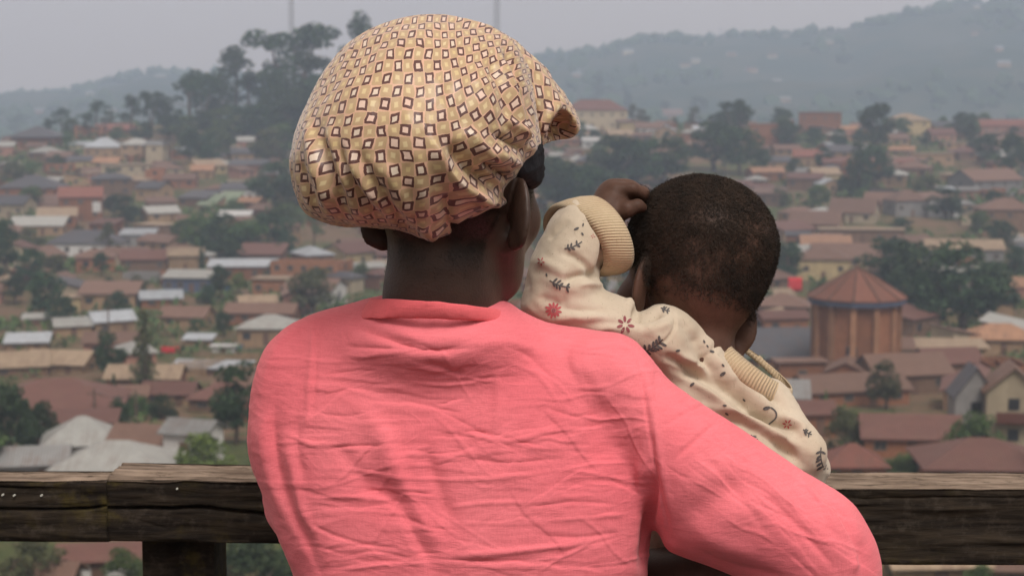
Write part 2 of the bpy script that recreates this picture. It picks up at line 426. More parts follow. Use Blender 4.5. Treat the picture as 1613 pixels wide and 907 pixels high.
def m_bonnet():
    t = NT('patterned_satin')
    at = t.n('ShaderNodeAttribute', attribute_name='cloth_uv'); uv = at.outputs['Vector']
    wv = t.n('ShaderNodeTexNoise'); t.l(uv, wv.inputs['Vector']); wv.inputs['Scale'].default_value = 110; wv.inputs['Detail'].default_value = 2
    sx = t.n('ShaderNodeSeparateXYZ'); t.l(uv, sx.inputs[0]); sw = t.n('ShaderNodeSeparateXYZ'); t.l(wv.outputs['Color'], sw.inputs[0])
    low = t.n('ShaderNodeTexNoise'); t.l(uv, low.inputs['Vector']); low.inputs['Scale'].default_value = 14; low.inputs['Detail'].default_value = 1
    sl = t.n('ShaderNodeSeparateXYZ'); t.l(low.outputs['Color'], sl.inputs[0])
    u = E(t, sx.outputs[0]) * (1/0.0110) + (E(t, sw.outputs[0]) - 0.5) * 0.27 + (E(t, sl.outputs[0]) - 0.5) * 0.55
    v = E(t, sx.outputs[1]) * (1/0.0127) + (E(t, sw.outputs[1]) - 0.5) * 0.27 + (E(t, sl.outputs[1]) - 0.5) * 0.55
    iu, iv = u.floor(), v.floor()
    cx = t.n('ShaderNodeCombineXYZ'); t.l(iu.s, cx.inputs[0]); t.l(iv.s, cx.inputs[1])
    wnz = t.n('ShaderNodeTexWhiteNoise', noise_dimensions='3D'); t.l(cx.outputs[0], wnz.inputs['Vector'])
    sr = t.n('ShaderNodeSeparateColor'); t.l(wnz.outputs['Color'], sr.inputs[0])
    r, g, b = (E(t, sr.outputs[i]) for i in range(3))
    half = (iu + iv) * 0.5; par = (half - half.floor()) * 2.0
    fu = u - iu - 0.5 - (g - 0.5) * 0.16; fv = v - iv - 0.5 - (r - 0.5) * 0.14
    fu = fu + fv * (b - 0.5) * 0.45; fv = fv + fu * (r - 0.5) * 0.35
    dd = (fu.abs() / (0.425 + (r - 0.5) * 0.10)).max(fv.abs() / (0.445 + (b - 0.5) * 0.08))
    peach = (0.61, 0.37, 0.25); cream = (0.62, 0.52, 0.41); brown = (0.090, 0.033, 0.026); olive = (0.45, 0.31, 0.175); pale = (0.62, 0.50, 0.29)
    th = 0.53 + (g - 0.5) * 0.12
    bcol = t.mix((dd - th).step(-0.03, 0.03), t.mix(r, cream, (0.66, 0.46, 0.37)), t.mix(dd.step(0.96, 1.03), brown, peach))
    ocol = t.mix(dd.step(0.30, 0.55), t.mix(g, pale, (0.58, 0.44, 0.22)), t.mix(dd.step(1.16, 1.32), olive, peach))
    col = t.mix(par.step(0.4, 0.6), bcol, ocol)
    co = t.coord('Object')
    h = t.noise(t.mapping(co, (40, 40, 22)), 1.0, 4, 0.6, 0.8)
    nb = t.bump(t.noise(co, 900, 2), 0.12, 0.0004, t.bump(h, 0.30, 0.004))
    return t.fin(col, 0.42, nb, 0.40, Sheen_Weight=0.25)
M_BONNET = m_bonnet()
M_BLACK = simple('black_cloth', (0.010, 0.010, 0.013), (0.016, 0.016, 0.02), 40, 0.8, 0.6, 300, 0, 0.2, dist=0.002)
M_HAIR = simple('black_hair', (0.010, 0.008, 0.007), (0.022, 0.016, 0.012), 60, 0.6, 0, None, 0, 0.3)
M_BHAIR = simple('baby_hair', (0.011, 0.008, 0.006), (0.034, 0.021, 0.014), 45, 0.85, 0, None, 0, 0.3)
M_SKIRT = simple('dark_skirt_cloth', (0.02, 0.02, 0.035), (0.03, 0.03, 0.05), 20, 0.9, 0.3, 200, 0, dist=0.003)
M_EYE = simple('eye_white', (0.75, 0.72, 0.68), (0.7, 0.68, 0.64), 20, 0.2, 0, None, 0, 0.5)
M_IRIS = simple('dark_iris', (0.02, 0.012, 0.008), (0.03, 0.016, 0.01), 20, 0.15, 0, None, 0, 0.5)
def m_knit(name, c1, c2, rib=None):
    t = NT(name); co = t.coord('Object')
    fl = t.noise(t.mapping(co, (500, 500, 60)), 1.0, 3, 0.6)
    col = t.mix(t.noise(co, 18, 4, 0.6).step(0.3, 0.7), c1, c2)
    col = t.mix(fl.step(0.62, 0.72), col, tuple(v*0.72 for v in c1))
    h = t.noise(co, 700, 3, 0.6) + t.noise(co, 120, 3, 0.6)
    nb = t.bump(h, 0.3, 0.0012)
    if rib:
        at = t.n('ShaderNodeAttribute', attribute_name='rib'); s = t.n('ShaderNodeSeparateXYZ'); t.l(at.outputs['Vector'], s.inputs[0])
        w = t.math('SINE', E(t, s.outputs[0]) * rib)
        nb = t.bump(w, 0.6, 0.0010, nb); col = t.mix(w.step(-1.0, 0.2), t.mix(0.35, col, (0.30, 0.20, 0.10)), col)
    return t.fin(col, 0.9, nb, 0.1, Sheen_Weight=0.15)
M_KNIT = m_knit('cream_knit', (0.49, 0.405, 0.305), (0.56, 0.475, 0.37))
M_RIB = m_knit('ribbed_knit', (0.52, 0.39, 0.25), (0.56, 0.44, 0.29), 1.0)
M_INK = simple('grey_print', (0.085, 0.078, 0.078), (0.13, 0.12, 0.115), 300, 0.9, 0, None, 0, 0.1)
M_ROSE = simple('rose_print', (0.46, 0.12, 0.12), (0.36, 0.08, 0.09), 300, 0.9, 0, None, 0, 0.1)
M_PLUM = simple('plum_print', (0.24, 0.075, 0.085), (0.28, 0.10, 0.105), 300, 0.9, 0, None, 0, 0.1)
M_TROUSER = simple('beige_trousers', (0.5, 0.38, 0.25), (0.55, 0.42, 0.28), 30, 0.9, 0.3, 300, 0, dist=0.002)

# ---------------------------------------------------------------- heads
def head_axes(yaw, roll=0.0, pitch=0.0):      # rows: right, up, forward, in camera axes
    y, r, p = map(math.radians, (yaw, roll, pitch))
    f = np.array([math.sin(y), 0, math.cos(y)]); s = np.array([math.cos(y), 0, -math.sin(y)]); u = np.array([0, 1.0, 0])
    f, u = f*math.cos(p) - u*math.sin(p), u*math.cos(p) + f*math.sin(p)
    R = np.array([[math.cos(r), math.sin(r), 0], [-math.sin(r), math.cos(r), 0], [0, 0, 1]])
    return np.array([R @ s, R @ u, R @ f])
def ear(F, c, ax, side, ep, h=0.031, w=0.018, flare=0.55, tilt=0.0):
    s, u, f = ax; s = s*side
    b = -f*math.sqrt(1-flare**2) + s*flare; n = s*math.sqrt(1-flare**2) + f*flare
    e = c + ax[0]*ep[0]*side + ax[1]*ep[1] + ax[2]*ep[2]
    u = u*math.cos(tilt) + b*math.sin(tilt); b = b*math.cos(tilt) - u*math.sin(tilt); b -= u*(b@u); b /= np.linalg.norm(b); n = np.cross(b, u); n = n if n@s > 0 else -n
    A = [b*0.97 + u*0.22, u*0.97 - b*0.22, n]
    F.ell(e + b*w*0.45, (w, h, 0.0062), A, 0.005)
    F.ell(e + b*w*0.1 - u*h*0.78, (w*0.5, h*0.30, 0.0055), A, 0.006)
    F.ell(e + b*w*0.38 + u*h*0.08 + n*0.0075, (w*0.62, h*0.70, 0.0065), A, 0.003, True)
    F.ell(e + b*w*0.62 + n*0.002 + u*h*0.1, (w*0.16, h*0.5, 0.004), A, 0.003)
    F.ell(e - b*w*0.1 - u*h*0.12, (w*0.2, h*0.18, 0.005), A, 0.004)
def face(F, c, ax, k=1.0):
    q = lambda x, y, z: c + ax[0]*x*k + ax[1]*y*k + ax[2]*z*k
    F.ell(q(0, -.028, .044), (.060*k, .078*k, .048*k), ax, 0.02)
    F.ell(q(0, -.075, .046), (.043*k, .034*k, .040*k), ax, 0.02)
    F.ell(q(0, -.094, .070), (.020*k, .015*k, .015*k), ax, 0.012)
    for s in (-1, 1):
        F.ell(q(s*.038, -.034, .066), (.024*k, .024*k, .018*k), ax, 0.015)
        F.cone(q(s*.014, .022, .089), .008*k, q(s*.046, .024, .074), .008*k, 0.008)
        F.ell(q(s*.031, .004, .098), (.016*k, .011*k, .012*k), ax, 0.006, True)
        F.ell(q(s*.031, .004, .080), (.0135*k, .010*k, .0125*k), ax, 0.003)
        F.ell(q(s*.013, -.036, .098), (.010*k, .009*k, .011*k), ax, 0.005)
    F.chain([q(0, .010, .091), q(0, -.015, .100), q(0, -.034, .108)], [.007*k, .009*k, .0125*k], 0.008)
    F.cone(q(-.018, -.0585, .0885), .0058*k, q(.018, -.0585, .0885), .0058*k, 0.004); F.ell(q(0, -.0575, .093), (.013*k, .006*k, .007*k), ax, 0.004)
    F.cone(q(-.015, -.0705, .0865), .0065*k, q(.015, -.0705, .0865), .0065*k, 0.004)
    F.ell(q(0, -.0645, .099), (.023*k, .0012*k, .006*k), ax, 0.001, True)
def eyes(c, ax, k, root, y=.004):
    for s in (-1, 1):
        p = c2w(c + ax[0]*s*.031*k + ax[1]*y*k + ax[2]*.0835*k); fw = c2w(c + ax[2]) - c2w(c)
        me = bpy.data.meshes.new('eye'); bm = bmesh.new(); bmesh.ops.create_uvsphere(bm, u_segments=16, v_segments=10, radius=.0112*k)
        bm.transform(Matrix.Translation(Vector(p)) @ Vector(fw).to_track_quat('Z', 'Y').to_matrix().to_4x4())
        bm.to_mesh(me); bm.free(); e = new_obj('eye', me, [M_EYE], root); unparent_offset(e, root)
        me = bpy.data.meshes.new('iris'); bm = bmesh.new(); bmesh.ops.create_uvsphere(bm, u_segments=12, v_segments=8, radius=.0062*k)
        bm.transform(Matrix.Translation(Vector(p) + Vector(fw)*.0062*k) @ Vector(fw).to_track_quat('Z', 'Y').to_matrix().to_4x4())
        bm.to_mesh(me); bm.free(); new_obj('iris', me, [M_IRIS], e)
def hand(F, wrist, dirv, palmn, k=1.0, curl=0.7, side=1):
    """palm, five unequal fingers bent towards the palm normal, thumb from the side of the palm; camera axes"""
    d = np.asarray(dirv, float); d /= np.linalg.norm(d); n = np.asarray(palmn, float); n -= d*(n@d); n /= np.linalg.norm(n); s = np.cross(d, n)*side
    L = .085*k
    F.ell(wrist + d*L*.52, (L*.56, L*.46, .0135*k), [d, s, n], 0.01)
    for i, (off, ln) in enumerate(((-.032, .066), (-.011, .074), (.011, .070), (.031, .055))):
        p = wrist + d*(L*.93 - abs(off)*.25*k) + s*off*k; a = curl*(.30 + .07*i); r = (.0088 - .0005*i)*k; pts = [p]; rad = [r*1.08]
        for seg in (.45, .31, .24):
            v = d*math.cos(a) + n*math.sin(a) + s*off*2.0; v /= np.linalg.norm(v)
            p = p + v*ln*seg*k; pts.append(p); rad.append(r*(1-.12*len(rad))); a += curl*.75
        F.chain(pts, rad, 0.0025)
    t0 = wrist + d*L*.30 - s*.034*k; t1 = t0 + (d*.62 - s*.62 + n*.35)*.036*k; t2 = t1 + (d*.9 - s*.05 + n*.45)*.030*k
    F.chain([wrist + d*L*.2 - s*.012*k, t0, t1, t2], [.016*k, .013*k, .0105*k, .008*k], 0.006)
# ---------------------------------------------------------------- the woman
WOMAN = thing('person', P(700, 900, 1.66) * np.array([1, 1, 0]), 'person seen from behind in a coral pink shirt and square patterned bonnet, carrying a baby', 'person')
def part(name, v, f, mats, root, smooth=True):
    o = new_obj(name, mesh_np(name, v, f, smooth), mats, root)
    if root.type == 'EMPTY': unparent_offset(o, root)
    return o
HC = pc(712, 283, 1.637); HAX = head_axes(27, 0, 4)
def build_woman_body():
    F = Field((440, 1420), (90, 1460), (1.47, 2.04), 3.2, 0.0025)
    q = lambda x, y, z: HC + HAX[0]*x + HAX[1]*y + HAX[2]*z
    F.ell(q(0, .022, -.008), (.076, .098, .097), HAX, 0.01)
    face(F, HC, HAX)
    F.chain([q(-.052, -.055, .018), q(-.04, -.094, .048), q(0, -.104, .070), q(.029, -.092, .044), q(.046, -.056, .018)], [.022, .02, .018, .018, .022], 0.018)
    F.chain([pc(698, 330, 1.632), pc(697, 415, 1.634), pc(694, 465, 1.642), pc(697, 540, 1.665)], [.056, .0495, .0530, .062], 0.012)
    ear(F, HC, HAX, 1, (.073, -.034, -.006), 0.034, 0.0185, 0.80, 0.14); ear(F, HC, HAX, -1, (.072, -.034, .000), 0.032, 0.018, 0.62)
    # trunk and hips, well inside the clothes
    F.chain([pc(600, 640, 1.67), pc(850, 640, 1.67)], [.045, .045], 0.03)
    F.ell(pc(730, 740, 1.675), (.115, .10, .055), None, 0.03); F.ell(pc(735, 960, 1.672), (.12, .18, .062), None, 0.03)
    F.ell(pc(740, 1240, 1.668), (.135, .12, .08), None, 0.03)
    # right arm under the baby, left arm on the rail
    F.chain([pc(940, 650, 1.655), pc(1120, 775, 1.635), pc(1285, 890, 1.65), pc(1180, 908, 1.70), pc(1035, 912, 1.745)], [.038, .040, .038, .037, .032], 0.015)
    hand(F, pc(1035, 912, 1.745), np.array([-.55, .02, .83]), np.array([.1, 1.0, .1]), 0.95, 0.6, 1)
    F.chain([pc(510, 630, 1.675), pc(490, 700, 1.70), pc(492, 790, 1.73), pc(545, 770, 1.83), pc(590, 735, 1.93)], [.040, .038, .036, .033, .026], 0.015)
    hand(F, pc(590, 735, 1.93), np.array([.75, -.03, .5]), np.array([.05, -1.0, .05]), 0.95, 0.35, -1)
    return F.net(2)
wv, wf = build_woman_body()
WBODY = part('body', wv, wf, M_SKIN, WOMAN); eyes(HC, HAX, 1.0, WOMAN)

SHIRT_STROKES = [
 # sleeve seam, armpit and side folds
 ([(1000,548),(1012,610),(1022,680),(1036,760),(1050,820),(1056,868)], -1.7, 3.0, 0.6), ([(1008,548),(1022,610),(1033,680),(1046,755),(1060,820)], 1.6, 7),
 ([(1030,735),(1026,790),(1020,840),(1018,907)], -9, 9, -0.5), ([(1008,700),(1012,760),(1008,830),(1004,907)], 5, 14),
 ([(1062,640),(1100,622),(1145,612)], -1.4, 6), ([(1050,668),(1100,640),(1150,622)], -1.8, 5), ([(1060,725),(1100,690),(1135,660)], -1.6, 5),
 ([(1070,655),(1110,632),(1150,620)], 1.2, 7), ([(1066,850),(1110,800),(1160,770),(1200,765)], -6, 26), ([(1060,800),(1120,850),(1200,880)], 3, 16),
 ([(1180,760),(1240,810),(1320,900)], -1.8, 6), ([(1195,750),(1260,805),(1340,890)], 1.5, 9), ([(1090,860),(1150,890),(1240,907)], -2.2, 7),
 ([(1270,752),(1310,790),(1345,850),(1360,907)], -3.4, 8, 0.5), ([(1300,768),(1335,810),(1362,870)], 2.5, 8), ([(1235,735),(1285,790),(1310,840)], -1.6, 7),
 ([(1170,700),(1230,750),(1290,830)], -1.0, 6), ([(1090,700),(1150,760),(1215,850)], -1.0, 7), ([(1340,830),(1350,870),(1340,907)], 1.6, 6),
 # left sleeve seam and the loose left edge
 ([(492,505),(490,560),(486,620),(484,680)], 1.3, 5), ([(500,505),(497,560),(494,640)], -0.8, 4),
 ([(437,625),(430,680),(437,740),(455,800),(485,860),(505,907)], -4.0, 9, 0.5), ([(420,640),(415,700),(428,760),(450,820)], 2.5, 9),
 ([(452,690),(462,740),(475,800),(505,850)], 2.0, 8), ([(470,640),(468,700),(480,760)], -1.8, 8), ([(425,800),(450,860),(470,907)], 1.6, 6),
 # below the collar
 ([(545,512),(600,530),(650,548),(705,552),(760,540)], -3.2, 8, 0.4), ([(560,505),(620,520),(670,540)], 1.8, 10), ([(640,520),(700,515),(770,505)], -1.6, 8),
 ([(535,545),(590,548),(640,552)], -1.1, 4), ([(660,570),(700,580),(735,595)], -2.0, 6, 0.5), ([(700,555),(760,540),(820,545),(860,560)], 1.5, 8),
 ([(500,592),(550,585),(600,582)], -1.0, 3), ([(640,632),(700,645),(730,650)], -1.2, 3), ([(780,540),(830,560),(880,610)], -1.0, 5), ([(690,500),(750,508),(820,520)], 1.0, 9),
 ([(800,570),(850,595),(880,640)], 0.9, 3), ([(820,575),(870,600),(910,640)], 0.8, 3),
 # the soft ridge down the spine and shadow either side
 ([(560,640),(600,680),(632,760),(670,830),(700,880)], 5.5, 17, -0.2), ([(560,770),(600,775),(635,800),(655,840),(690,907)], -4.5, 19, 0.7), ([(668,700),(690,770),(712,830)], -3.5, 14),
 ([(520,690),(560,740),(600,800)], -2, 14), ([(780,580),(785,640),(778,690)], 1.5, 8), ([(950,620),(945,680),(960,740)], -4, 24), ([(900,560),(940,600),(960,650)], 1.4, 12),
 # drawn creases across the back
 ([(450,682),(480,695),(510,705)], 1.2, 2.6), ([(510,706),(560,702),(605,702)], -1.5, 3), ([(495,735),(560,740),(640,752),(720,755),(800,750),(880,742)], 1.3, 3),
 ([(700,676),(760,688),(800,695),(870,680),(960,672)], 1.6, 3.2), ([(795,693),(850,705),(900,708)], 1.0, 3), ([(880,742),(940,730),(1000,728)], 1.2, 3),
 ([(490,785),(540,782),(590,785),(640,798)], 1.2, 3), ([(700,800),(760,792),(830,790)], 1.3, 3), ([(560,770),(620,775),(700,776)], -1.3, 3),
 ([(700,874),(780,870),(860,862),(930,855)], 2.0, 5), ([(700,880),(780,884),(860,882)], -1.8, 4), ([(820,800),(900,790),(980,795)], -1.2, 3), ([(480,815),(520,840),(580,858),(640,862)], -1.6, 3.5),
 ([(640,770),(610,820),(585,860)], 1.0, 3), ([(530,898),(580,892),(640,886)], 1.3, 3), ([(545,875),(590,868),(650,880)], -1.2, 3), ([(500,650),(540,655),(580,650)], -1.0, 3),
 ([(860,820),(920,815),(1000,808)], 1.1, 3), ([(840,840),(910,846),(990,835)], -1.3, 3.5), ([(640,600),(700,606),(760,600),(810,598)], 0.9, 2.6), ([(720,720),(800,728),(880,722)], -1.2, 3),
 ([(520,620),(560,612),(610,620)], -0.9, 2.6), ([(855,640),(905,655),(960,648)], -1.0, 3), ([(880,770),(930,762),(990,768)], 1.0, 3), ([(600,720),(660,716),(730,722)], 0.9, 2.6),
]
def build_shirt():
    F = Field((378, 1420), (450, 1180), (1.46, 1.98), 2.3, 0.0024)
    torso = [(600,474),(560,482),(520,490),(480,503),(450,520),(428,545),(414,580),(406,615),(401,655),(398,695),(406,742),(424,795),(441,840),(457,880),(469,912),(478,960),(474,1100),(472,1130),(474,1165),
             (740,1168),(1010,1165),(1008,1130),(1006,1100),(1012,960),(1016,907),(1020,850),(1028,800),(1044,740),(1046,690),(1034,620),(1012,568),(978,538),(930,524),(870,514),(820,502),(780,478),(690,466)]
    F.inflate(torso, 1.665, lambda X, Y: 0.112 - 0.012*np.clip((Y-900)/400, 0, 1), 0.0, top=0.75)
    F.ell(pc(690, 540, 1.645), (.084, .036, .084), None, 0.03)
    sleeve = [(900,560),(960,536),(1000,548),(1050,598),(1100,634),(1150,665),(1200,699),(1250,734),(1290,758),(1322,778),(1346,800),(1368,836),(1382,870),(1387,905),(1380,955),(1350,985),(1290,990),(1230,955),(1180,916),(1120,890),(1075,874),(1052,862),(1040,835),(1015,790),(980,720),(930,640)]
    F.inflate(sleeve, lambda X, Y: 1.640 + 0.00003*(X-1000), 0.072, 0.012)
    F.chain([pc(486, 600, 1.675), pc(478, 700, 1.70), pc(484, 790, 1.73), pc(540, 800, 1.81)], [.045, .043, .037, .034], 0.02)
    v, f = F.net(3)
    v = folds(v, f, [(s[0], s[1]*(1.15 if s[2] > 3.6 else 0.9), *s[2:]) for s in SHIRT_STROKES])
    rc = random.Random(17); thin = []          # the many short sharp creases of thin cotton
    for k in range(150):
        if k < 108: x, y, a = rc.uniform(450, 1000), rc.uniform(545, 905), rc.gauss(0, 9) if rc.random() < .78 else rc.choice((-1, 1))*rc.uniform(25, 60)
        else:
            t = rc.random(); x, y, a = 1070 + 260*t + rc.uniform(-40, 40), 650 + 175*t + rc.uniform(-40, 110), rc.gauss(38, 12)
        L = rc.uniform(25, 95); c, s = math.cos(math.radians(a)), math.sin(math.radians(a)); b = rc.uniform(-.09, .09)*L
        thin.append(([(x - c*L, y - s*L), (x - c*L*.3 + s*b, y - s*L*.3 - c*b), (x + c*L*.35 - s*b*.6, y + s*L*.35 + c*b*.6), (x + c*L, y + s*L)], rc.choice((-1, 1, 1))*rc.uniform(.45, .95), rc.uniform(1.7, 2.6), rc.choice((-.9, .9))))
    v = folds(v, f, thin)
    n = normals(v, f); px, py, d = w2p(v)
    # washed-cotton crumple: long ripples across, finer ones between
    q = np.stack([v[:, 0]*11 + v[:, 2]*3, v[:, 1]*11, v[:, 2]*52 + 2.2*vnoise(v*14, 9)], 1)
    r1 = 1 - np.abs(fbm(q, 3, 3)); r2 = fbm(v*np.array([38, 38, 75]), 3, 21); r3 = fbm(v*np.array([9, 9, 13]), 2, 40)
    amp = np.clip((py-470)/60, 0.25, 1) * np.where(px > 1030, 0.55, 1.0)
    v = v + n*(amp*(0.0004*(r1**3) + 0.0004*r2 + 0.0016*r3))[:, None]
    return v, f
sv_, sf_ = build_shirt()
SHIRT = part('shirt', sv_, sf_, M_SHIRT, WOMAN)
v, f = ring_loft([(684,507,1.648,128,4,-6,-4,.0848),(686,499,1.645,121,6,-6,-4,.0856),(688,489,1.641,112,8,-6,-5,.0838),(689,480,1.640,106,9,-6,-6,.0815)], 96)
v = v + 0.0012*fbm(v*90, 2, 5)[:, None]*np.array([0, 1, 0.4])
o = part('collar', v, f, M_COLLAR, SHIRT); md = o.modifiers.new('thick', 'SOLIDIFY'); md.thickness = 0.0013; md.offset = 1
o.modifiers.new('sub', 'SUBSURF').levels = 1; o.modifiers['sub'].render_levels = 1

# bonnet: a soft bag over the back of the head, open in front of the elastic line
def bonnet_uv(v, rot=0.0, c=(655, 205, 1.605)):
    q = np.stack(w2p(v), -1); cc = pc(*c)
    ka = np.clip((q[:, 0]-650)/190, 0, 1); ka = -0.55*ka*ka*(3-2*ka)*np.clip((q[:, 1]-20)/120, 0, 1) if rot == 0.0 else 0*ka   # the cloth turns where it is gathered
    loc = np.stack([(q[:, 0]-806.5)/FP*q[:, 2], -(q[:, 1]-453.5)/FP*q[:, 2], q[:, 2]], -1) - cc
    r = np.linalg.norm(loc, axis=1, keepdims=True); nn = loc/r
    al = np.arccos(np.clip(-nn[:, 2], -1, 1)); ph = np.arctan2(nn[:, 1], nn[:, 0]) + rot
    R = 0.120; al = 0.55*al + 0.45*np.sin(np.minimum(al, 1.57)); X, Y = R*al*np.cos(ph), R*al*np.sin(ph)
    Y = np.where(Y > 0, Y - 1.7*Y*Y, Y*1.28); X = X*1.10
    return np.stack([X*np.cos(ka) - Y*np.sin(ka) + 5, X*np.sin(ka) + Y*np.cos(ka) + 5, 0*al], -1)
BONNET_STROKES = [
 ([(676,205),(695,245),(720,282),(760,305),(796,318)], 6, 9, -0.5), ([(705,220),(735,265),(765,288),(795,300)], -8, 11, 0.5), ([(735,200),(765,240),(800,262)], 4, 10),
 ([(760,255),(785,268),(806,290)], -6, 7), ([(770,232),(800,250),(826,262)], 4, 7), ([(775,210),(805,225),(832,240)], -5, 6), ([(790,185),(815,205),(838,225)], 4, 6),
 ([(740,300),(770,312),(795,322)], 3, 7), ([(752,318),(778,316),(800,308)], -3, 4),
 ([(795,75),(812,120),(828,170),(838,225)], -7, 7), ([(785,80),(800,130),(815,180),(828,232)], 4, 7), ([(770,90),(786,140),(800,190)], -2.5, 7), ([(745,90),(765,150),(780,200)], 2, 12),
 ([(500,200),(512,250),(530,300),(548,345)], -6, 11), ([(485,180),(492,240),(508,300),(520,340)], 4, 10), ([(530,215),(545,270),(575,320),(610,352)], -5, 10), ([(520,190),(530,250),(552,310)], 3, 10),
 ([(560,230),(590,290),(625,335),(650,362)], -3.5, 10), ([(470,250),(480,290),(500,330)], -3, 7), ([(545,230),(570,290),(610,335)], 3.5, 9), ([(600,250),(630,310),(655,350)], 2.5, 12), ([(655,250),(665,310),(672,365)], 2.5, 14),
 ([(700,300),(705,340),(700,370)], -3, 9), ([(660,345),(672,360),(690,372)], 3, 9), ([(712,352),(722,362),(735,352)], -5, 6), ([(640,150),(650,220),(660,280)], 1.5, 22), ([(600,130),(590,200),(595,270)], -1.5, 20),
 ([(700,120),(720,170),(735,215)], -1.8, 14),
]
def build_bonnet():
    F = Field((440, 870), (10, 395), (1.44, 1.80), 2.4, 0.0022)
    bag = [(795,58),(762,42),(720,31),(680,28),(640,31),(600,42),(565,60),(536,85),(511,115),(491,150),(475,185),(464,215),(458,245),(460,275),(467,303),(480,328),(500,342),(530,352),(562,356),(600,359),(638,364),(660,374),(678,377),(698,375),(712,369),(722,360),(745,345),(770,333),(795,324),(801,314),(801,303),(815,285),(830,262),(843,245),(849,230),(846,200),(840,160),(828,110),(812,76)]
    F.inflate(bag, lambda X, Y: 1.615 + 0.00010*(X-660) + 0.00006*(200-Y), 0.135, 0.0, 4, 0.9)
    # stop at the elastic: nape - right temple - left temple
    N, R, L = pc(695, 385, 1.60), pc(846, 250, 1.675), pc(575, 300, 1.715)
    nrm = np.cross(R-N, L-N); nrm = nrm if nrm[2] > 0 else -nrm
    F.plane((N+R+L)/3, nrm, 0.008)
    v, f = F.net(2); v = folds(v, f, [(s[0], s[1]*1.5, *s[2:]) for s in BONNET_STROKES])
    n = normals(v, f)
    v = v + n*(0.0022*fbm(v*np.array([22, 22, 14]), 3, 61) + 0.0006*fbm(v*70, 2, 80))[:, None]
    return v, f
bv, bf = build_bonnet()
BON = part('bonnet', bv, bf, M_BONNET, WOMAN); set_attr(BON.data, 'cloth_uv', bonnet_uv(bv))
def build_ruffle():
    F = Field((770, 930), (40, 250), (1.58, 1.84), 2.0, 0.0020)
    lobe = [(786,62),(800,60),(816,71),(840,92),(865,118),(888,146),(903,170),(912,193),(909,208),(897,216),(870,222),(850,229),(840,242),(828,250),(822,215),(812,165),(800,120),(790,88)]
    F.inflate(lobe, lambda X, Y: 1.690 + 0.00035*(X-800), 0.050, 0.0, 4, 0.8)
    ax = head_axes(25, -12, 0)
    F.ell(pc(884, 203, 1.690), (.016, .020, .035), [np.array([.86, .51, 0]), np.array([-.51, .86, 0]), np.array([0, 0, 1.0])], 0.004, True)
    F.ell(pc(872, 212, 1.675), (.013, .012, .025), None, 0.004, True)
    v, f = F.net(2)
    v = folds(v, f, [([(806,85),(826,140),(838,190),(842,238)], -5, 6), ([(818,95),(840,145),(850,195),(846,230)], 3, 7), ([(850,232),(856,200),(872,172),(890,160)], 3.5, 6), ([(860,225),(868,200),(884,182)], -2, 4), ([(830,110),(858,150),(866,176)], -1.5, 7), ([(905,180),(900,200),(880,215)], 2, 4)])
    n = normals(v, f); return v + n*(0.0014*fbm(v*45, 3, 33))[:, None], f
rv, rf = build_ruffle()
o = part('ruffle', rv, rf, M_BONNET, BON); set_attr(o.data, 'cloth_uv', bonnet_uv(rv, 0.12, (800, 170, 1.78)) * np.array([0.95, 0.95, 1]))
# black band over the hairline, above the right ear
def build_band():
    F = Field((560, 880), (60, 330), (1.50, 1.78), 2.6, 0.0024)
    q = lambda x, y, z: HC + HAX[0]*x + HAX[1]*y + HAX[2]*z
    F.ell(q(0, .024, -.006), (.0800, .100, .100), HAX, 0.0)
    F.ell(q(.056, .014, .012), (.024, .040, .045), HAX, 0.015)
    nrm = -HAX[1]*0.92 - HAX[2]*0.05 + HAX[0]*0.10
    F.plane(q(0, -.010, 0), nrm, 0.006); F.plane(q(0, .035, .066), HAX[2]*0.9 + HAX[1]*(-.45), 0.006)
    v, f = F.net(2); n = normals(v, f)
    return v + n*(0.0024*(1-np.abs(fbm(v*np.array([34, 34, 80]), 3, 71))))[:, None], f
v, f = build_band(); part('headband', v, f, M_BLACK, WOMAN)

def strands(pts, nrm, dirs, length, width, rngl, segs=3, curl=1.0):
    """short hairs: thin tapering ribbons that leave the skin and curl over"""
    n = len(pts); L = length*(0.6 + 0.8*rngl.random(n))
    side = np.cross(nrm, dirs); side /= np.linalg.norm(side, axis=1, keepdims=True) + 1e-9
    vs = []; ang = 0.25 + 0.5*rngl.random(n); p = pts - nrm*0.0006
    for k in range(segs+1):
        w = width*(1 - 0.75*k/segs)
        vs.append(p - side*w); vs.append(p + side*w)
        t = nrm*np.cos(ang)[:, None] + dirs*np.sin(ang)[:, None]
        p = p + t*(L/segs)[:, None]; ang = ang + curl*(0.5 + rngl.random(n))
    V = np.stack(vs, 1).reshape(-1, 3); m = 2*(segs+1); b = np.arange(n)[:, None]*m
    F = np.concatenate([b + np.array([[2*k, 2*k+1, 2*k+3, 2*k+2]]) for k in range(segs)])
    return V, F
def scatter(v, f, mask, count, rngl):
    n = normals(v, f); w = mask[f].mean(1)
    area = np.linalg.norm(np.cross(v[f[:, 2]]-v[f[:, 0]], v[f[:, 3]]-v[f[:, 1]]), axis=1)*w
    fi = rngl.choice(len(f), count, p=area/area.sum()); a = rngl.random((count, 2))
    q = f[fi]; W4 = np.stack([(1-a[:, 0])*(1-a[:, 1]), a[:, 0]*(1-a[:, 1]), a[:, 0]*a[:, 1], (1-a[:, 0])*a[:, 1]], 1)
    p = (v[q]*W4[:, :, None]).sum(1); nn = (n[q]*W4[:, :, None]).sum(1); nn /= np.linalg.norm(nn, axis=1, keepdims=True)
    return p, nn
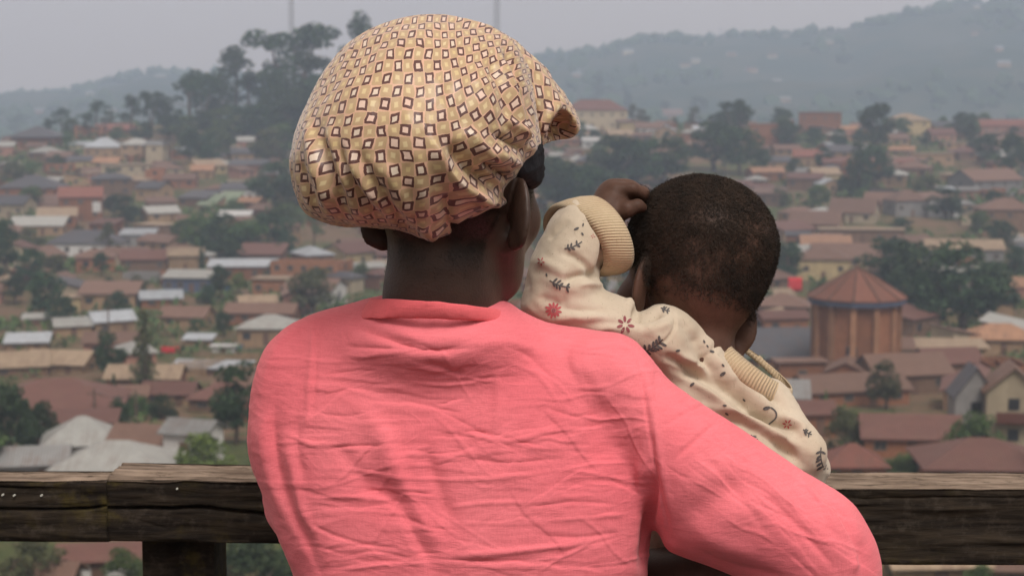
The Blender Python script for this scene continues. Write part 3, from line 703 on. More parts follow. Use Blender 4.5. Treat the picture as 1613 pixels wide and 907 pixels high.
# nape and temple hair
px, py, dd_ = w2p(wv)
lh = ((np.stack([(px-806.5)/FP*dd_, -(py-453.5)/FP*dd_, dd_], -1)) - HC) @ HAX.T
mask = np.clip((lh[:, 1] + 0.100)/0.045, 0, 1)**1.6 * (lh[:, 2] < -0.015) * (np.abs(lh[:, 0]) < 0.062) * (lh[:, 1] > -0.100) * (np.linalg.norm(lh, axis=1) < 0.13)
mask = mask*np.clip(0.6 + 1.2*vnoise(wv*60, 4), 0, 1) + 0.8*((lh[:, 0] > 0.058) & (lh[:, 2] > 0.012) & (lh[:, 2] < 0.045) & (lh[:, 1] > -0.03) & (lh[:, 1] < 0.05))
set_attr(WBODY.data, 'scalp', np.stack([np.clip(lap(np.stack([mask]*3, 1), wf, 4)[:, 0]*1.9, 0, 1)]*3, 1)); r_ = np.random.default_rng(5); p_, n_ = scatter(wv, wf, mask, 13000, r_)
t_ = r_.normal(size=p_.shape)*0.8 + np.array([0.2, 0, -0.6]); t_ -= n_*(t_*n_).sum(1, keepdims=True); t_ /= np.linalg.norm(t_, axis=1, keepdims=True)
V, Fq = strands(p_, n_, t_, 0.0045, 0.00017, r_); part('hair', V, Fq, M_HAIR, WOMAN, False)

# long dark skirt to the deck, shoes at its hem
n = 72; v = []; f = []
rows = [(1.0, .135, .090), (.90, .155, .105), (.75, .17, .12), (.5, .19, .14), (.25, .21, .16), (.09, .225, .175)]
c0 = P(740, 1240, 1.665)
for i, (z, rx, ry) in enumerate(rows):
    for k in range(n):
        t = 2*math.pi*k/n; w = 1 + 0.05*i/5*math.sin(9*t) + 0.03*i/5*math.sin(17*t+1)
        v.append((c0[0] + rx*w*math.cos(t), c0[1] + ry*w*math.sin(t), z))
f = [(i*n+(k+1) % n, i*n+k, (i+1)*n+k, (i+1)*n+(k+1) % n) for i in range(len(rows)-1) for k in range(n)]
o = part('skirt', v, f, M_SKIRT, WOMAN); md = o.modifiers.new('thick', 'SOLIDIFY'); md.thickness = 0.003
for sx in (-.08, .08):
    v = []; rings = [(-.11, .028, .030), (-.06, .036, .055), (0, .038, .065), (.07, .045, .045), (.115, .042, .030), (.135, .020, .012)]
    for y, rx, h in rings:
        for k in range(12):
            t = 2*math.pi*k/12; v.append((c0[0]+sx+rx*math.cos(t), c0[1]+.02+y, 0.002 + h*0.5*(1+math.sin(t))))
    f = [(i*12+k, i*12+(k+1) % 12, (i+1)*12+(k+1) % 12, (i+1)*12+k) for i in range(5) for k in range(12)]
    part('shoe', v, f, M_BLACK, WOMAN)
# ---------------------------------------------------------------- the baby, on her right arm
BABY = thing('person', P(1150, 900, 1.83), 'baby in cream sprig-print sweater held over the shoulder, one fist at its head', 'baby')
BC = pc(1098, 405, 1.815); BAX = head_axes(-20, 16, 10)
def build_baby_body():
    F = Field((800, 1360), (260, 1180), (1.60, 2.06), 2.8, 0.0024)
    q = lambda x, y, z: BC + BAX[0]*x + BAX[1]*y + BAX[2]*z
    F.ell(q(0, .012, -.006), (.0790, .0735, .083), BAX, 0.008)
    F.ell(q(0, -.030, -.030), (.060, .055, .048), BAX, 0.02)
    face(F, q(0, -.020, .012), BAX, 0.80)
    for s in (-1, 1): F.ell(q(s*.030, -.060, .052), (.028, .026, .024), BAX, 0.012)
    ear(F, BC, BAX, -1, (.064, -.048, -.020), 0.029, 0.0185, 0.66, 0.05); ear(F, BC, BAX, 1, (.061, -.058, .004), 0.029, 0.0175, 0.80)
    F.chain([q(.006, -.055, -.012), q(.012, -.105, -.02), pc(1150, 610, 1.84)], [.044, .0345, .028], 0.015)
    F.ell(pc(1125, 720, 1.825), (.052, .075, .036), None, 0.015); F.ell(pc(1120, 860, 1.835), (.062, .07, .048), None, 0.02)
    # raised left arm, right arm, legs astride the woman's waist
    F.chain([pc(1060, 560, 1.775), pc(900, 490, 1.738), pc(882, 445, 1.742), pc(935, 355, 1.765), pc(958, 328, 1.775)], [.024, .022, .022, .021, .018], 0.01)
    F.chain([pc(1195, 660, 1.81), pc(1250, 710, 1.78), pc(1240, 770, 1.84), pc(1190, 800, 1.90)], [.022, .020, .020, .018], 0.01)
    hand(F, pc(1190, 800, 1.90), np.array([-.7, -.2, .5]), np.array([.2, -.3, -1]), 0.52, 0.8, 1)
    F.chain([pc(1085, 930, 1.82), pc(985, 990, 1.90), pc(960, 1110, 1.92)], [.042, .036, .027], 0.012); F.chain([pc(1165, 930, 1.84), pc(1235, 1000, 1.92), pc(1215, 1110, 1.95)], [.042, .036, .027], 0.012)
    F.cone(pc(960, 1115, 1.92), .022, pc(945, 1135, 1.97), .016, 0.01); F.cone(pc(1215, 1115, 1.95), .022, pc(1205, 1140, 2.0), .016, 0.01)
    # fist at the hair: palm, four bent fingers of different length, thumb
    F.chain([pc(958, 330, 1.775), pc(968, 312, 1.785), pc(984, 306, 1.792)], [.0185, .0185, .0165], 0.008)
    F.chain([pc(968, 300, 1.772), pc(996, 298, 1.770), pc(1013, 304, 1.776), pc(1017, 316, 1.784)], [.0085, .0072, .0064, .0056], 0.003)
    F.chain([pc(964, 297, 1.784), pc(994, 296, 1.786), pc(1012, 303, 1.790)], [.0090, .0074, .0060], 0.003)
    F.chain([pc(966, 301, 1.797), pc(992, 297, 1.802), pc(1009, 304, 1.806)], [.0085, .0072, .0060], 0.003)
    F.chain([pc(968, 306, 1.808), pc(990, 301, 1.814), pc(1004, 306, 1.816)], [.0075, .0062, .0054], 0.003)
    F.chain([pc(972, 336, 1.765), pc(988, 330, 1.760), pc(1004, 324, 1.764), pc(1012, 327, 1.768)], [.0110, .0085, .0066, .0054], 0.004)
    return F.net(2)
yv, yf = build_baby_body()
BBODY = part('body', yv, yf, M_BSKIN, BABY); eyes(BC + BAX[1]*(-.020) + BAX[2]*.012, BAX, 0.80, BABY)

# close curls, worn thin in patches at the back
px, py, dd_ = w2p(yv)
lh = (np.stack([(px-806.5)/FP*dd_, -(py-453.5)/FP*dd_, dd_], -1) - BC) @ BAX.T
line = -0.059 + 0.016*np.clip(1 - np.abs(lh[:, 0])/0.05, 0, 1)*0 + np.clip((lh[:, 2]+0.01)/0.07, 0, 1.3)*0.085
cap = np.clip((lh[:, 1] - line)/0.024, 0, 1) * (np.linalg.norm(lh - np.array([0, .012, -.006]), axis=1) < 0.100) * (py < 520) * (np.abs(lh[:, 0]) < 0.0795)
thin = fbm(yv*np.array([48, 48, 70]) + 0.5*vnoise(yv*20, 3)[:, None], 3, 12)
patch = np.exp(-(((px-1125)/105)**2 + ((py-372)/45)**2)) + 0.6*np.exp(-(((px-1100)/90)**2 + ((py-440)/30)**2)) + 0.35*np.exp(-(((px-1185)/30)**2 + ((py-385)/40)**2)) + 0.8*np.exp(-(((px-1060)/50)**2 + ((py-460)/40)**2))
dens = cap*np.clip(1.0 - patch*np.clip(0.60 + 0.7*thin, 0.10, 0.90), 0.15, 1); set_attr(BBODY.data, 'scalp', np.stack([np.clip(lap(np.stack([dens*.8 + .28*cap]*3, 1), yf, 3)[:, 0], 0, 1)]*3, 1))
r_ = np.random.default_rng(9); p_, n_ = scatter(yv, yf, dens, 40000, r_)
t_ = r_.normal(size=p_.shape) + np.array([0.3, 0, -0.4]); t_ -= n_*(t_*n_).sum(1, keepdims=True); t_ /= np.linalg.norm(t_, axis=1, keepdims=True)
V, Fq = strands(p_, n_, t_, 0.0080, 0.00026, r_, 4, 0.85); part('hair', V, Fq, M_BHAIR, BABY, False)

SW_STROKES = [
 # raised sleeve
 ([(938,340),(952,372),(950,410),(940,432)], -4.5, 5), ([(880,398),(905,405),(930,425),(940,450)], -2.6, 6), ([(885,445),(915,435),(945,440)], -3, 6, 0.4), ([(905,450),(930,446),(952,452)], 2, 6), ([(845,465),(880,478),(900,470)], -1.8, 8), ([(840,410),(870,420),(900,440)], 1.8, 9),
 ([(862,380),(880,360),(900,345)], -1.5, 5), ([(850,440),(900,455),(940,458)], 1.5, 10), ([(855,505),(900,498),(960,500)], 2, 7), ([(860,480),(910,490),(960,488)], -1.5, 7),
 # armhole and shoulder
 ([(998,478),(1000,495),(1010,503),(1030,498),(1048,490)], -6, 6, 0.3), ([(985,468),(996,485),(1000,500)], 3, 6), ([(1062,492),(1063,515),(1050,535),(1030,548)], -1.4, 2.6), ([(1010,520),(1040,515),(1060,505)], 2, 7),
 ([(920,520),(970,515),(1015,522),(1050,532)], 2, 6), ([(950,510),(1000,518),(1040,528)], -1.5, 6), ([(1040,560),(1075,575),(1110,600)], -3.5, 7, 0.4), ([(1060,555),(1110,580),(1160,612)], 3, 8),
 # long drapes across the back
 ([(1060,582),(1110,600),(1160,640),(1200,660)], -5, 8, 0.4), ([(1075,590),(1130,625),(1180,660),(1230,690),(1280,715)], 4.5, 10), ([(1110,545),(1140,580),(1180,620),(1230,655)], 3.5, 10), ([(1095,540),(1120,585),(1165,625),(1215,662),(1250,675)], -5, 8),
 ([(1120,650),(1170,665),(1215,695),(1260,730)], -6, 8), ([(1110,640),(1160,655),(1205,690),(1245,725)], 3.5, 8), ([(1140,560),(1180,600),(1230,640)], -3, 6), ([(1180,640),(1230,670),(1262,678)], -3.5, 6), ([(1225,655),(1258,668),(1268,690)], 3, 8),
 ([(1200,700),(1240,725),(1270,745)], 2.5, 7), ([(1070,500),(1090,530),(1120,560)], -1.5, 8), ([(1090,580),(1115,560),(1130,540)], -1.6, 5),
]
def build_sweater():
    F = Field((800, 1330), (295, 960), (1.62, 2.00), 2.4, 0.0023)
    fore = [(828,486),(829,455),(838,412),(850,386),(866,352),(882,332),(908,316),(940,326),(958,352),(966,382),(958,405),(946,422),(943,440),(946,460),(935,490),(900,510),(850,506)]
    F.inflate(fore, lambda X, Y: 1.742 + 0.00010*(480-Y), 0.044, 0.0, 4)
    upper = [(826,478),(833,496),(860,512),(900,530),(960,548),(1010,570),(1060,600),(1085,600),(1104,560),(1102,522),(1094,503),(1080,490),(1062,482),(1035,481),(1016,490),(1004,492),(996,480),(984,470),(960,462),(930,458),(880,450),(845,455)]
    F.inflate(upper, lambda X, Y: 1.738 + 0.00012*np.clip(X-880, 0, 300), 0.046, 0.010, 4)
    back = [(990,520),(1020,490),(1060,482),(1092,500),(1116,528),(1127,542),(1147,565),(1178,595),(1207,617),(1236,632),(1262,654),(1271,676),(1288,702),(1302,720),(1306,744),(1298,756),(1285,790),(1260,860),(1200,930),(1110,945),(1040,900),(1000,800),(985,660)]
    F.inflate(back, lambda X, Y: 1.800 + 0.00005*(Y-600), 0.098, 0.010, 5, top=0.9)
    F.chain([pc(1210, 635, 1.785), pc(1262, 712, 1.765), pc(1250, 770, 1.83)], [.026, .0245, .026], 0.008)
    # neck opening
    F.ell(pc(1104, 556, 1.778), (.024, .028, .024), None, 0.03)
    v, f = F.net(3); v = folds(v, f, [(s[0], s[1]*1.9, *s[2:]) for s in SW_STROKES]); n = normals(v, f)
    return v + n*(0.0012*fbm(v*np.array([30, 30, 38]), 3, 91) + 0.0004*fbm(v*95, 2, 14))[:, None], f
kv, kf = build_sweater()
SWEATER = part('sweater', kv, kf, M_KNIT, BABY)
def ribbed(name, rings, ribs, n=252, thick=0.0014, extra=None):
    v, f = ring_loft(rings, n)
    if extra is not None: v = extra(v)
    o = part(name, v, f, M_RIB, SWEATER)
    th = np.tile(np.arange(n)*2*math.pi/n, len(rings)); th[(np.arange(len(th)) % n) == n-1] = 2*math.pi*(n-1)/n
    set_attr(o.data, 'rib', np.stack([ribs*th, 0*th, 0*th], -1))
    md = o.modifiers.new('thick', 'SOLIDIFY'); md.thickness = thick; md.offset = 1
    return o
ribbed('cuff', [(912,380,1.758,27,46,32,-8,.033),(903,380,1.757,30,54,37,-8,.038),(912,377,1.758,32,58,42,-8,.040),(928,374,1.762,31,61,43,-6,.0415),(944,371,1.768,28,62,42,-3,.0415),(955,369,1.773,24,61,37,-1,.040),(957,368,1.776,20,54,32,0,.036),(952,368,1.776,17,46,27,0,.031)], 84)
_cs = lambda rs: [(r[0]+3, r[1]-7, *r[2:]) for r in rs]
ribbed('collar', _cs([(1176,595,1.806,62,52,-15,16,.060),(1180,589,1.804,62,51,-14,14,.062),(1184,583,1.805,60,48,-12,10,.062),(1188,578,1.808,57,45,-9,7,.060),(1190,576,1.811,54,42,-7,5,.057)]), 84)
# trousers
F = Field((900, 1310), (800, 1140), (1.70, 2.02), 4.0, 0.0035)
F.ell(pc(1122, 880, 1.83), (.082, .075, .068), None, 0.02)
F.chain([pc(1085, 930, 1.82), pc(985, 990, 1.90), pc(965, 1085, 1.92)], [.050, .044, .036], 0.012); F.chain([pc(1165, 930, 1.84), pc(1235, 1000, 1.92), pc(1218, 1085, 1.95)], [.050, .044, .036], 0.012)
v, f = F.net(2); part('trousers', v, f, M_TROUSER, BABY)

# printed sprigs, petals and leaves: thin ink on the knit
_bvh = BVHTree.FromPolygons([tuple(p) for p in kv], [tuple(q) for q in kf])
_cuff = None
def on_cloth(px, py, lift=0.0007):
    d = Vector(P(px, py, 1.0) - CAM).normalized(); h = _bvh.ray_cast(Vector(CAM), d)
    return None if h[0] is None else h[0] - d*lift
def print_part(name, polys, m):
    mb = MB()
    for poly in polys:
        pts = [on_cloth(*q) for q in poly]
        if any(p is None for p in pts): continue
        if max((a-b).length for a in pts for b in pts) > 0.05: continue
        mb.add(pts, [tuple(range(len(pts)))])
    if mb.v:
        o = mb.build(name, m, SWEATER)
def stroke_poly(a, b, w):
    a, b = np.array(a, float), np.array(b, float); t = b-a; n = np.array([-t[1], t[0]])/(np.linalg.norm(t)+1e-9)*w/2
    k = max(1, int(np.linalg.norm(t)//6)); out = []
    for i in range(k):
        p, q = a + t*i/k, a + t*(i+1)/k; out.append([p-n, q-n, q+n, p+n])
    return out
def leaf_poly(c, ang, L, w):
    c = np.array(c, float); d = np.array([math.cos(ang), math.sin(ang)]); n = np.array([-d[1], d[0]])
    return [c + d*L*(0.5*math.cos(t)+0.5) + n*w/2*math.sin(t) for t in np.linspace(0, 2*math.pi, 9)[:-1]]
def sprig(cx, cy, ang, L, pairs, m=None, w=2.0, leaf=7, curve=0.15):
    polys = []; pts = []
    for i in range(7):
        s = i/6 - 0.5; a = math.radians(ang)
        pts.append((cx + L*s*math.cos(a) - curve*L*(0.25-s*s)*math.sin(a)*2, cy + L*s*math.sin(a) + curve*L*(0.25-s*s)*math.cos(a)*2))
    for i in range(6): polys += stroke_poly(pts[i], pts[i+1], w)
    for j in range(pairs):
        p = pts[min(6, 1 + int(j*5.5/pairs))]
        for s in (-1, 1): polys.append(leaf_poly(p, math.radians(ang + s*58 + random.uniform(-12, 12)), leaf*random.uniform(.8, 1.2), leaf*.42))
    print_part('sprig_print', polys, m or M_INK)
def flower(cx, cy, r, m, n=10, core=True):
    print_part('flower_print', [leaf_poly((cx + r*.25*math.cos(a), cy + r*.25*math.sin(a)), a, r*random.uniform(.65, .9), r*.32) for a in np.linspace(0.2, 6.4, n+1)[:-1]], m)
    if core: print_part('flower_print', [leaf_poly((cx-r*.25, cy), 0, r*.5, r*.5)], M_PLUM)
sprig(903, 386, -22, 30, 3, leaf=8); sprig(882, 447, 18, 34, 4, leaf=9); sprig(1027, 545, -32, 40, 5, leaf=11, w=2.4); sprig(1296, 722, 82, 36, 5, leaf=10)
sprig(1048, 487, 20, 15, 3, leaf=6); sprig(1272, 680, 30, 16, 3, leaf=6); sprig(1188, 690, 50, 15, 3, leaf=6)
def stem(pts, w): print_part('sprig_print', sum([stroke_poly(a, b, w) for a, b in zip(pts[:-1], pts[1:])], []), M_INK)
stem(spline([(1214,641),(1222,648),(1222,658),(1211,668)], 4, False), 2.4)
flower(872, 489, 13, M_ROSE, 11); flower(958, 424, 10, M_ROSE, 6, False); flower(985, 511, 15, M_PLUM, 7, False); flower(934, 372, 4, M_ROSE, 4, False)
flower(852, 412, 7, M_ROSE, 5, False); flower(1240, 668, 8, M_ROSE, 6, False)
print_part('leaf_print', [leaf_poly((904, 362), -.4, 9, 4), leaf_poly((918, 357), -1.4, 6, 3), leaf_poly((916, 366), 1.0, 6, 3)], M_INK)
for c, a, L in (((1064, 553), -.2, 8), ((1087, 608), -.7, 9), ((1134, 592), -.6, 11), ((1138, 638), .1, 7), ((1142, 650), .6, 7), ((1108, 535), 1.1, 6), ((1113, 543), .9, 5), ((1118, 552), .3, 8), ((1170, 628), .8, 6), ((1030, 553), 0, 5), ((1137, 573), .8, 6), ((1205, 620), 1.2, 6), ((860, 430), 1.3, 6)):
    print_part('leaf_print', [leaf_poly(c, a, L, L*.5)], M_INK)
print_part('leaf_print', [leaf_poly((1214, 641), 2.9, 13, 6)], M_INK)
# ---------------------------------------------------------------- weathered rail of the lookout, deck
def m_beam():
    t = NT('weathered_timber'); co = t.coord('Object')
    g = t.mapping(co, (11, 105, 105)); g2 = t.mapping(co, (34, 300, 300))
    grain = t.noise(g, 1.0, 6, 0.6, 0.5); fine = t.noise(g2, 1.0, 5, 0.65)
    at = t.n('ShaderNodeAttribute', attribute_name='upper_face'); s = t.n('ShaderNodeSeparateXYZ'); t.l(at.outputs['Vector'], s.inputs[0])
    side = t.mix(grain.step(0.35, 0.7), (0.013, 0.010, 0.008), (0.034, 0.025, 0.017))
    side = t.mix(t.noise(co, 70, 5, 0.7).step(0.50, 0.68) * 0.55, side, (0.055, 0.044, 0.034)); side = t.mix(t.noise(co, 9, 3, 0.5).step(0.52, 0.7) * 0.5, side, (0.010, 0.008, 0.007))
    moss = t.noise(co, 26, 5, 0.65).step(0.50, 0.72) * t.noise(co, 6, 2).step(0.35, 0.65)
    side = t.mix(moss * 0.75, side, (0.075, 0.058, 0.014))
    top = t.mix(grain.step(0.3, 0.72), (0.11, 0.080, 0.060), (0.30, 0.23, 0.175))   # sun-bleached upper face
    top = t.mix(fine.step(0.52, 0.70), top, (0.035, 0.027, 0.02))
    col = t.mix(E(t, s.outputs[0]).step(0.35, 0.75), side, top)
    nb = t.bump(grain, 0.5, 0.004); nb = t.bump(fine, 0.5, 0.002, nb)
    return t.fin(col, 0.9, nb, 0.15)
M_BEAM = m_beam()
M_STUD = simple('pale_stud', (0.6, 0.6, 0.55), (0.45, 0.45, 0.4), 200, 0.7, 0, None, 0)
RAIL = thing('wooden_railing', P(280, 760, 1.99) * np.array([1, 1, 0]), 'dark weathered timber railing of the lookout with cracked square beam', 'railing')
def beam(name, x0, x1, yf, yb, zt, zb, cracks, seed, sl=0.0, tilt=0.0, topcracks=()):
    """square beam as a dense sleeve: front, top, back, bottom; grooves are pressed into the faces; sl: slope in z per metre"""
    nx = int((x1-x0)/0.004); prof = []
    for k in range(52): prof.append(('f', k/52))
    for k in range(18): prof.append(('t', k/18))
    for k in range(6): prof.append(('b', k/6))
    for k in range(4): prof.append(('u', k/4))
    m = len(prof); X = np.linspace(x0, x1, nx+1); V = np.zeros((nx+1, m, 3))
    for j, (s, t) in enumerate(prof):
        y, z = {'f': (yf, zb + (zt-zb)*t), 't': (yf + (yb-yf)*t, zt), 'b': (yb, zt + (zb-zt)*t), 'u': (yb + (yf-yb)*t, zb)}[s]
        q = np.stack([X*6, np.full_like(X, y*40), np.full_like(X, z*40)], 1)
        w = 0.0022*fbm(q, 3, seed) + 0.0012*fbm(q*np.array([3, 4, 4]), 2, seed+7)
        edge = min(t, 1-t) * ((zt-zb) if s in 'fb' else (yb-yf)); rd = 0.004*math.exp(-edge/0.004)
        yy = np.full_like(X, y); zz = np.full_like(X, z) + sl*(X-x0)
        if s == 'f':
            yy += w + rd*0.6
            for pts, dep, wd in cracks:
                cz = np.interp(X, [p[0] for p in pts], [p[1] for p in pts]) + 0.0010*fbm(np.stack([X*30, X*0, X*0], 1), 2, seed+3)
                on = np.clip((X-pts[0][0])/0.02, 0, 1)*np.clip((pts[-1][0]-X)/0.02, 0, 1)
                yy += dep*on*np.exp(-((zz-cz)/wd)**2)
            zz += 0.0015*fbm(np.stack([X*9, X*0+3, X*0], 1), 2, seed+5) * (t > .9)
        elif s == 't':
            zz += w*0.9 - rd*0.5
            for pts, dep, wd in topcracks:
                cy = np.interp(X, [p[0] for p in pts], [p[1] for p in pts]) + 0.0015*fbm(np.stack([X*25, X*0, X*0], 1), 2, seed+4)
                on = np.clip((X-pts[0][0])/0.02, 0, 1)*np.clip((pts[-1][0]-X)/0.02, 0, 1)
                zz -= dep*on*np.exp(-((yy-cy)/wd)**2)
            zz -= np.maximum(0, fbm(np.stack([X*12, np.full_like(X, y*160), X*0], 1), 2, seed+8) - .25)*0.004
        elif s == 'u': zz -= w
        V[:, j, 1] = yy; V[:, j, 2] = zz; V[:, j, 0] = X
    v = V.reshape(-1, 3); f = [(i*m+j, (i+1)*m+j, (i+1)*m+(j+1) % m, i*m+(j+1) % m) for i in range(nx) for j in range(m)]
    v = np.vstack([v, V[0].mean(0)[None], V[-1].mean(0)[None]]); c0, c1 = len(v)-2, len(v)-1
    me = bpy.data.meshes.new(name)
    me.from_pydata(v.tolist(), [], f + [(c0, j, (j+1) % m) for j in range(m)] + [(c1, nx*m+(j+1) % m, nx*m+j) for j in range(m)])
    me.polygons.foreach_set('use_smooth', np.ones(len(me.polygons), bool)); me.update()
    tf = np.array([1.0 if s == 't' else 0.0 for s, _ in prof]); set_attr(me, 'upper_face', np.tile(np.concatenate([np.tile(tf, nx+1), [0, 0]])[:, None], (1, 3)))
    o = new_obj(name, me, M_BEAM, RAIL); unparent_offset(o, RAIL); return o
YF = P(300, 755, 1.99)[1]
def wx(px): return P(px, 760, 1.99)[0]
def wz(py, d=1.99): return P(300, py, d)[2]
zT, zB = wz(754), wz(854)
beam('rail_beam', wx(-420), wx(167.5), YF, YF+.045, zT, zB-.001, [([(wx(-420), wz(796)), (wx(30), wz(803)), (wx(120), wz(802)), (wx(170), wz(799))], .016, .0011), ([(wx(-60), wz(768)), (wx(30), wz(768)), (wx(80), wz(766))], .005, .001)], 3, -.002, topcracks=[([(wx(-100), YF+.02), (wx(150), YF+.03)], .004, .002)])
beam('rail_beam', wx(168.5), wx(760), YF-.002, YF+.085, zT+.001, zB, [([(wx(160), wz(800)), (wx(230), wz(801)), (wx(330), wz(801)), (wx(430), wz(814)), (wx(520), wz(820))], .022, .0013), ([(wx(200), wz(815)), (wx(280), wz(840))], .002, .0012)], 11, -.019, topcracks=[([(wx(195), YF+.034), (wx(270), YF+.022), (wx(340), YF+.016), (wx(420), YF+.012)], .012, .0028), ([(wx(230), YF+.055), (wx(500), YF+.06)], .004, .002), ([(wx(300), YF+.04), (wx(470), YF+.045)], .005, .002)])
d2 = 1.90
YR = P(1400, 768, d2)[1]; xr = lambda px: P(px, 768, d2)[0]
beam('rail_beam', xr(835), xr(1900), YR, YR+.078, P(1400, 766, d2)[2], P(1400, 891, d2)[2], [([(xr(1330), P(1400, 786, d2)[2]), (xr(1500), P(1400, 782, d2)[2]), (xr(1700), P(1400, 785, d2)[2])], .003, .001)], 23, -.003, topcracks=[([(xr(1250), YR+.012), (xr(1400), YR+.014), (xr(1700), YR+.010)], .006, .002), ([(xr(1300), YR+.04), (xr(1700), YR+.036)], .005, .002), ([(xr(1200), YR+.055), (xr(1500), YR+.06)], .004, .002)])
def post(px0, px1, d, ztop):
    x0, x1 = P(px0, 860, d)[0], P(px1, 860, d)[0]; y0 = P(300, 860, d)[1]
    v = []; f = []; nz = 60; m = 24
    for i in range(nz+1):
        z = -0.02 + (ztop+.02)*i/nz; fl = 1 - 0.03*(i/nz)
        for k in range(m):
            s = k*4//m; t = (k*4 % m)/m; c = [(x0, y0), (x1, y0), (x1, y0+.09), (x0, y0+.09)]; a, b = c[s], c[(s+1) % 4]
            x, y = a[0]+(b[0]-a[0])*t, a[1]+(b[1]-a[1])*t; cx = (x0+x1)/2
            w = 0.003*float(vnoise(np.array([[x*50, y*50, z*6]]), 2)[0]); v.append((cx+(x-cx)*fl + w, y - w + (0.006 if s == 0 and abs(t-.44) < .07 else 0), z))
    f = [(i*m+k, i*m+(k+1) % m, (i+1)*m+(k+1) % m, (i+1)*m+k) for i in range(nz) for k in range(m)] + [tuple(range(nz*m, nz*m+m))]
    me = bpy.data.meshes.new('post'); me.from_pydata(v, [], f); me.update(); o = new_obj('post', me, M_BEAM, RAIL); unparent_offset(o, RAIL)
post(220, 338, 2.03, wz(857)); post(1100, 1190, 1.95, P(1100, 893, 1.95)[2]); post(-500, -400, 2.03, wz(857)); post(1720, 1830, 1.95, P(1100, 893, 1.95)[2])
for px, py in ((4, 779), (22, 780), (65, 780), (279, 769)):
    p = P(px, py, 1.99); mb = MB(); r = .0011
    mb.tube([(p[0], YF-.0035, p[2]), (p[0]+.0003, YF-.001, p[2]), (p[0], YF+.006, p[2])], [r, r*1.1, r*.7], 8)
    o = mb.build('stud', M_STUD, RAIL); unparent_offset(o, RAIL)
DECK = thing('viewing_deck', (0, 0, -.04), 'plank deck of the lookout the woman stands on', 'deck')
for i in range(14):
    y = -1.6 + i*.27; mb = MB(); mb.box((-2.6, y, -.04), (2.6, y+.262, -.0005*(i % 3)))
    o = mb.build('plank', M_BEAM, DECK); unparent_offset(o, DECK)

# ---------------------------------------------------------------- terrain
TY = [-3000, -60, 0, 10, 30, 60, 100, 130, 160, 230, 320, 430, 560, 650, 800, 870, 1000, 1300, 1500]
TZ = [-1.4, -1.4, -1.4, -5, -12.5, -22, -30.5, -33, -34.2, -38.5, -41.0, -39.5, -30.5, -23.5, -15, -17, -36, -70, -70]
CPX = [-1500, -700, -300, 0, 60, 110, 170, 240, 300, 500, 700, 860, 950, 1030, 1100, 1250, 1330, 1400, 1500, 1580, 1700, 2000, 2600]
CPY = [120, 140, 150, 158, 153, 150, 135, 117, 120, 130, 112, 95, 86, 66, 72, 63, 50, 28, 17, 6, -8, -20, 40]
def sst(a, b, x): t = np.clip((x-a)/(b-a), 0, 1); return t*t*(3-2*t)
def terrain(x, y):
    x = np.asarray(x, float); y = np.asarray(y, float); sh = np.broadcast(x, y).shape
    x, y = np.broadcast_to(x, sh).ravel(), np.broadcast_to(y, sh).ravel()
    z = np.interp(y, TY, TZ)
    z = z + 5.5*np.exp(-(((x+108)/75)**2 + ((y-800)/110)**2))                 # wooded knoll on the left
    z = z - 7.0*sst(-170, -260, x)*np.exp(-((y-800)/150)**2)*1.0
    z = z + 2.0*np.exp(-(((x-60)/60)**2 + ((y-780)/90)**2))
    px = 806.5 + x/np.maximum(y, 400)*FP; cr = 1.55 + 2600*(150 - np.interp(px, CPX, CPY))/FP
    far = -70 + (cr+70)*sst(1250, 2600, y)**0.9
    z = np.where(y > 1250, far*np.where(y > 2600, 1 - 0.35*sst(2600, 4200, y), 1), z)
    p = np.stack([x/55, y/55, x*0], 1)
    z = z + fbm(p, 3, 77)*np.clip((y-60)/300, 0, 1)*1.3
    q = np.stack([x/260, y/260, x*0+3], 1)
    z = z + fbm(q, 4, 31)*16*sst(1150, 1600, y)*(1 - 0.9*np.exp(-((y-2600)/260)**2))
    return z.reshape(sh)
def ground_at(px, py):
    r = P(px, py, 1.0) - CAM; d = np.concatenate([np.arange(40, 1000, 1.0), np.arange(1000, 3200, 4.0)])
    p = CAM + r*d[:, None]; below = np.where(p[:, 2] <= terrain(p[:, 0], p[:, 1]))[0]
    return p[below[0]] if len(below) else None
def pos_at(px, Y): x = (px-806.5)/FP*Y; return np.array([x, Y, float(terrain(x, Y))])
def m_ground():
    t = NT('hillside'); co = t.coord('Object')
    a = t.noise(co, 0.035, 6, 0.62); b = t.noise(co, 0.25, 6, 0.65); c = t.noise(co, 2.2, 4, 0.6)
    grass = t.mix(b.step(0.35, 0.65), (0.050, 0.066, 0.026), (0.085, 0.092, 0.036))
    earth = t.mix(c.step(0.3, 0.7), (0.12, 0.078, 0.050), (0.165, 0.112, 0.072))
    col = t.mix((a * 0.6 + b * 0.4).step(0.46, 0.56), grass, earth)
    far = t.noise(co, 0.012, 6, 0.65).step(0.42, 0.6); scrub = t.mix(far, (0.022, 0.040, 0.026), (0.050, 0.056, 0.036))
    s = t.n('ShaderNodeSeparateXYZ'); t.l(co, s.inputs[0])
    col = t.mix(E(t, s.outputs[1]).step(950, 1250), col, scrub)
    return t.fin(col, 0.95, t.bump(b + c * 0.3, 0.5, 1.0), 0.05)
M_GROUND = m_ground()
ys = np.concatenate([[-3000, -1000, -300, -100, -40, -10], np.arange(0, 130, 6), np.arange(130, 900, 7), np.arange(900, 3050, 22)])
us = np.linspace(-1, 1, 240); vv = []; 
for y in ys:
    half = 0.62*max(y, 120) + 500 if y > -50 else 2400
    xs = us*(0.45*np.abs(us)+0.55)*half
    vv.append(np.stack([xs, np.full_like(xs, y), terrain(xs, np.full_like(xs, y))], 1))
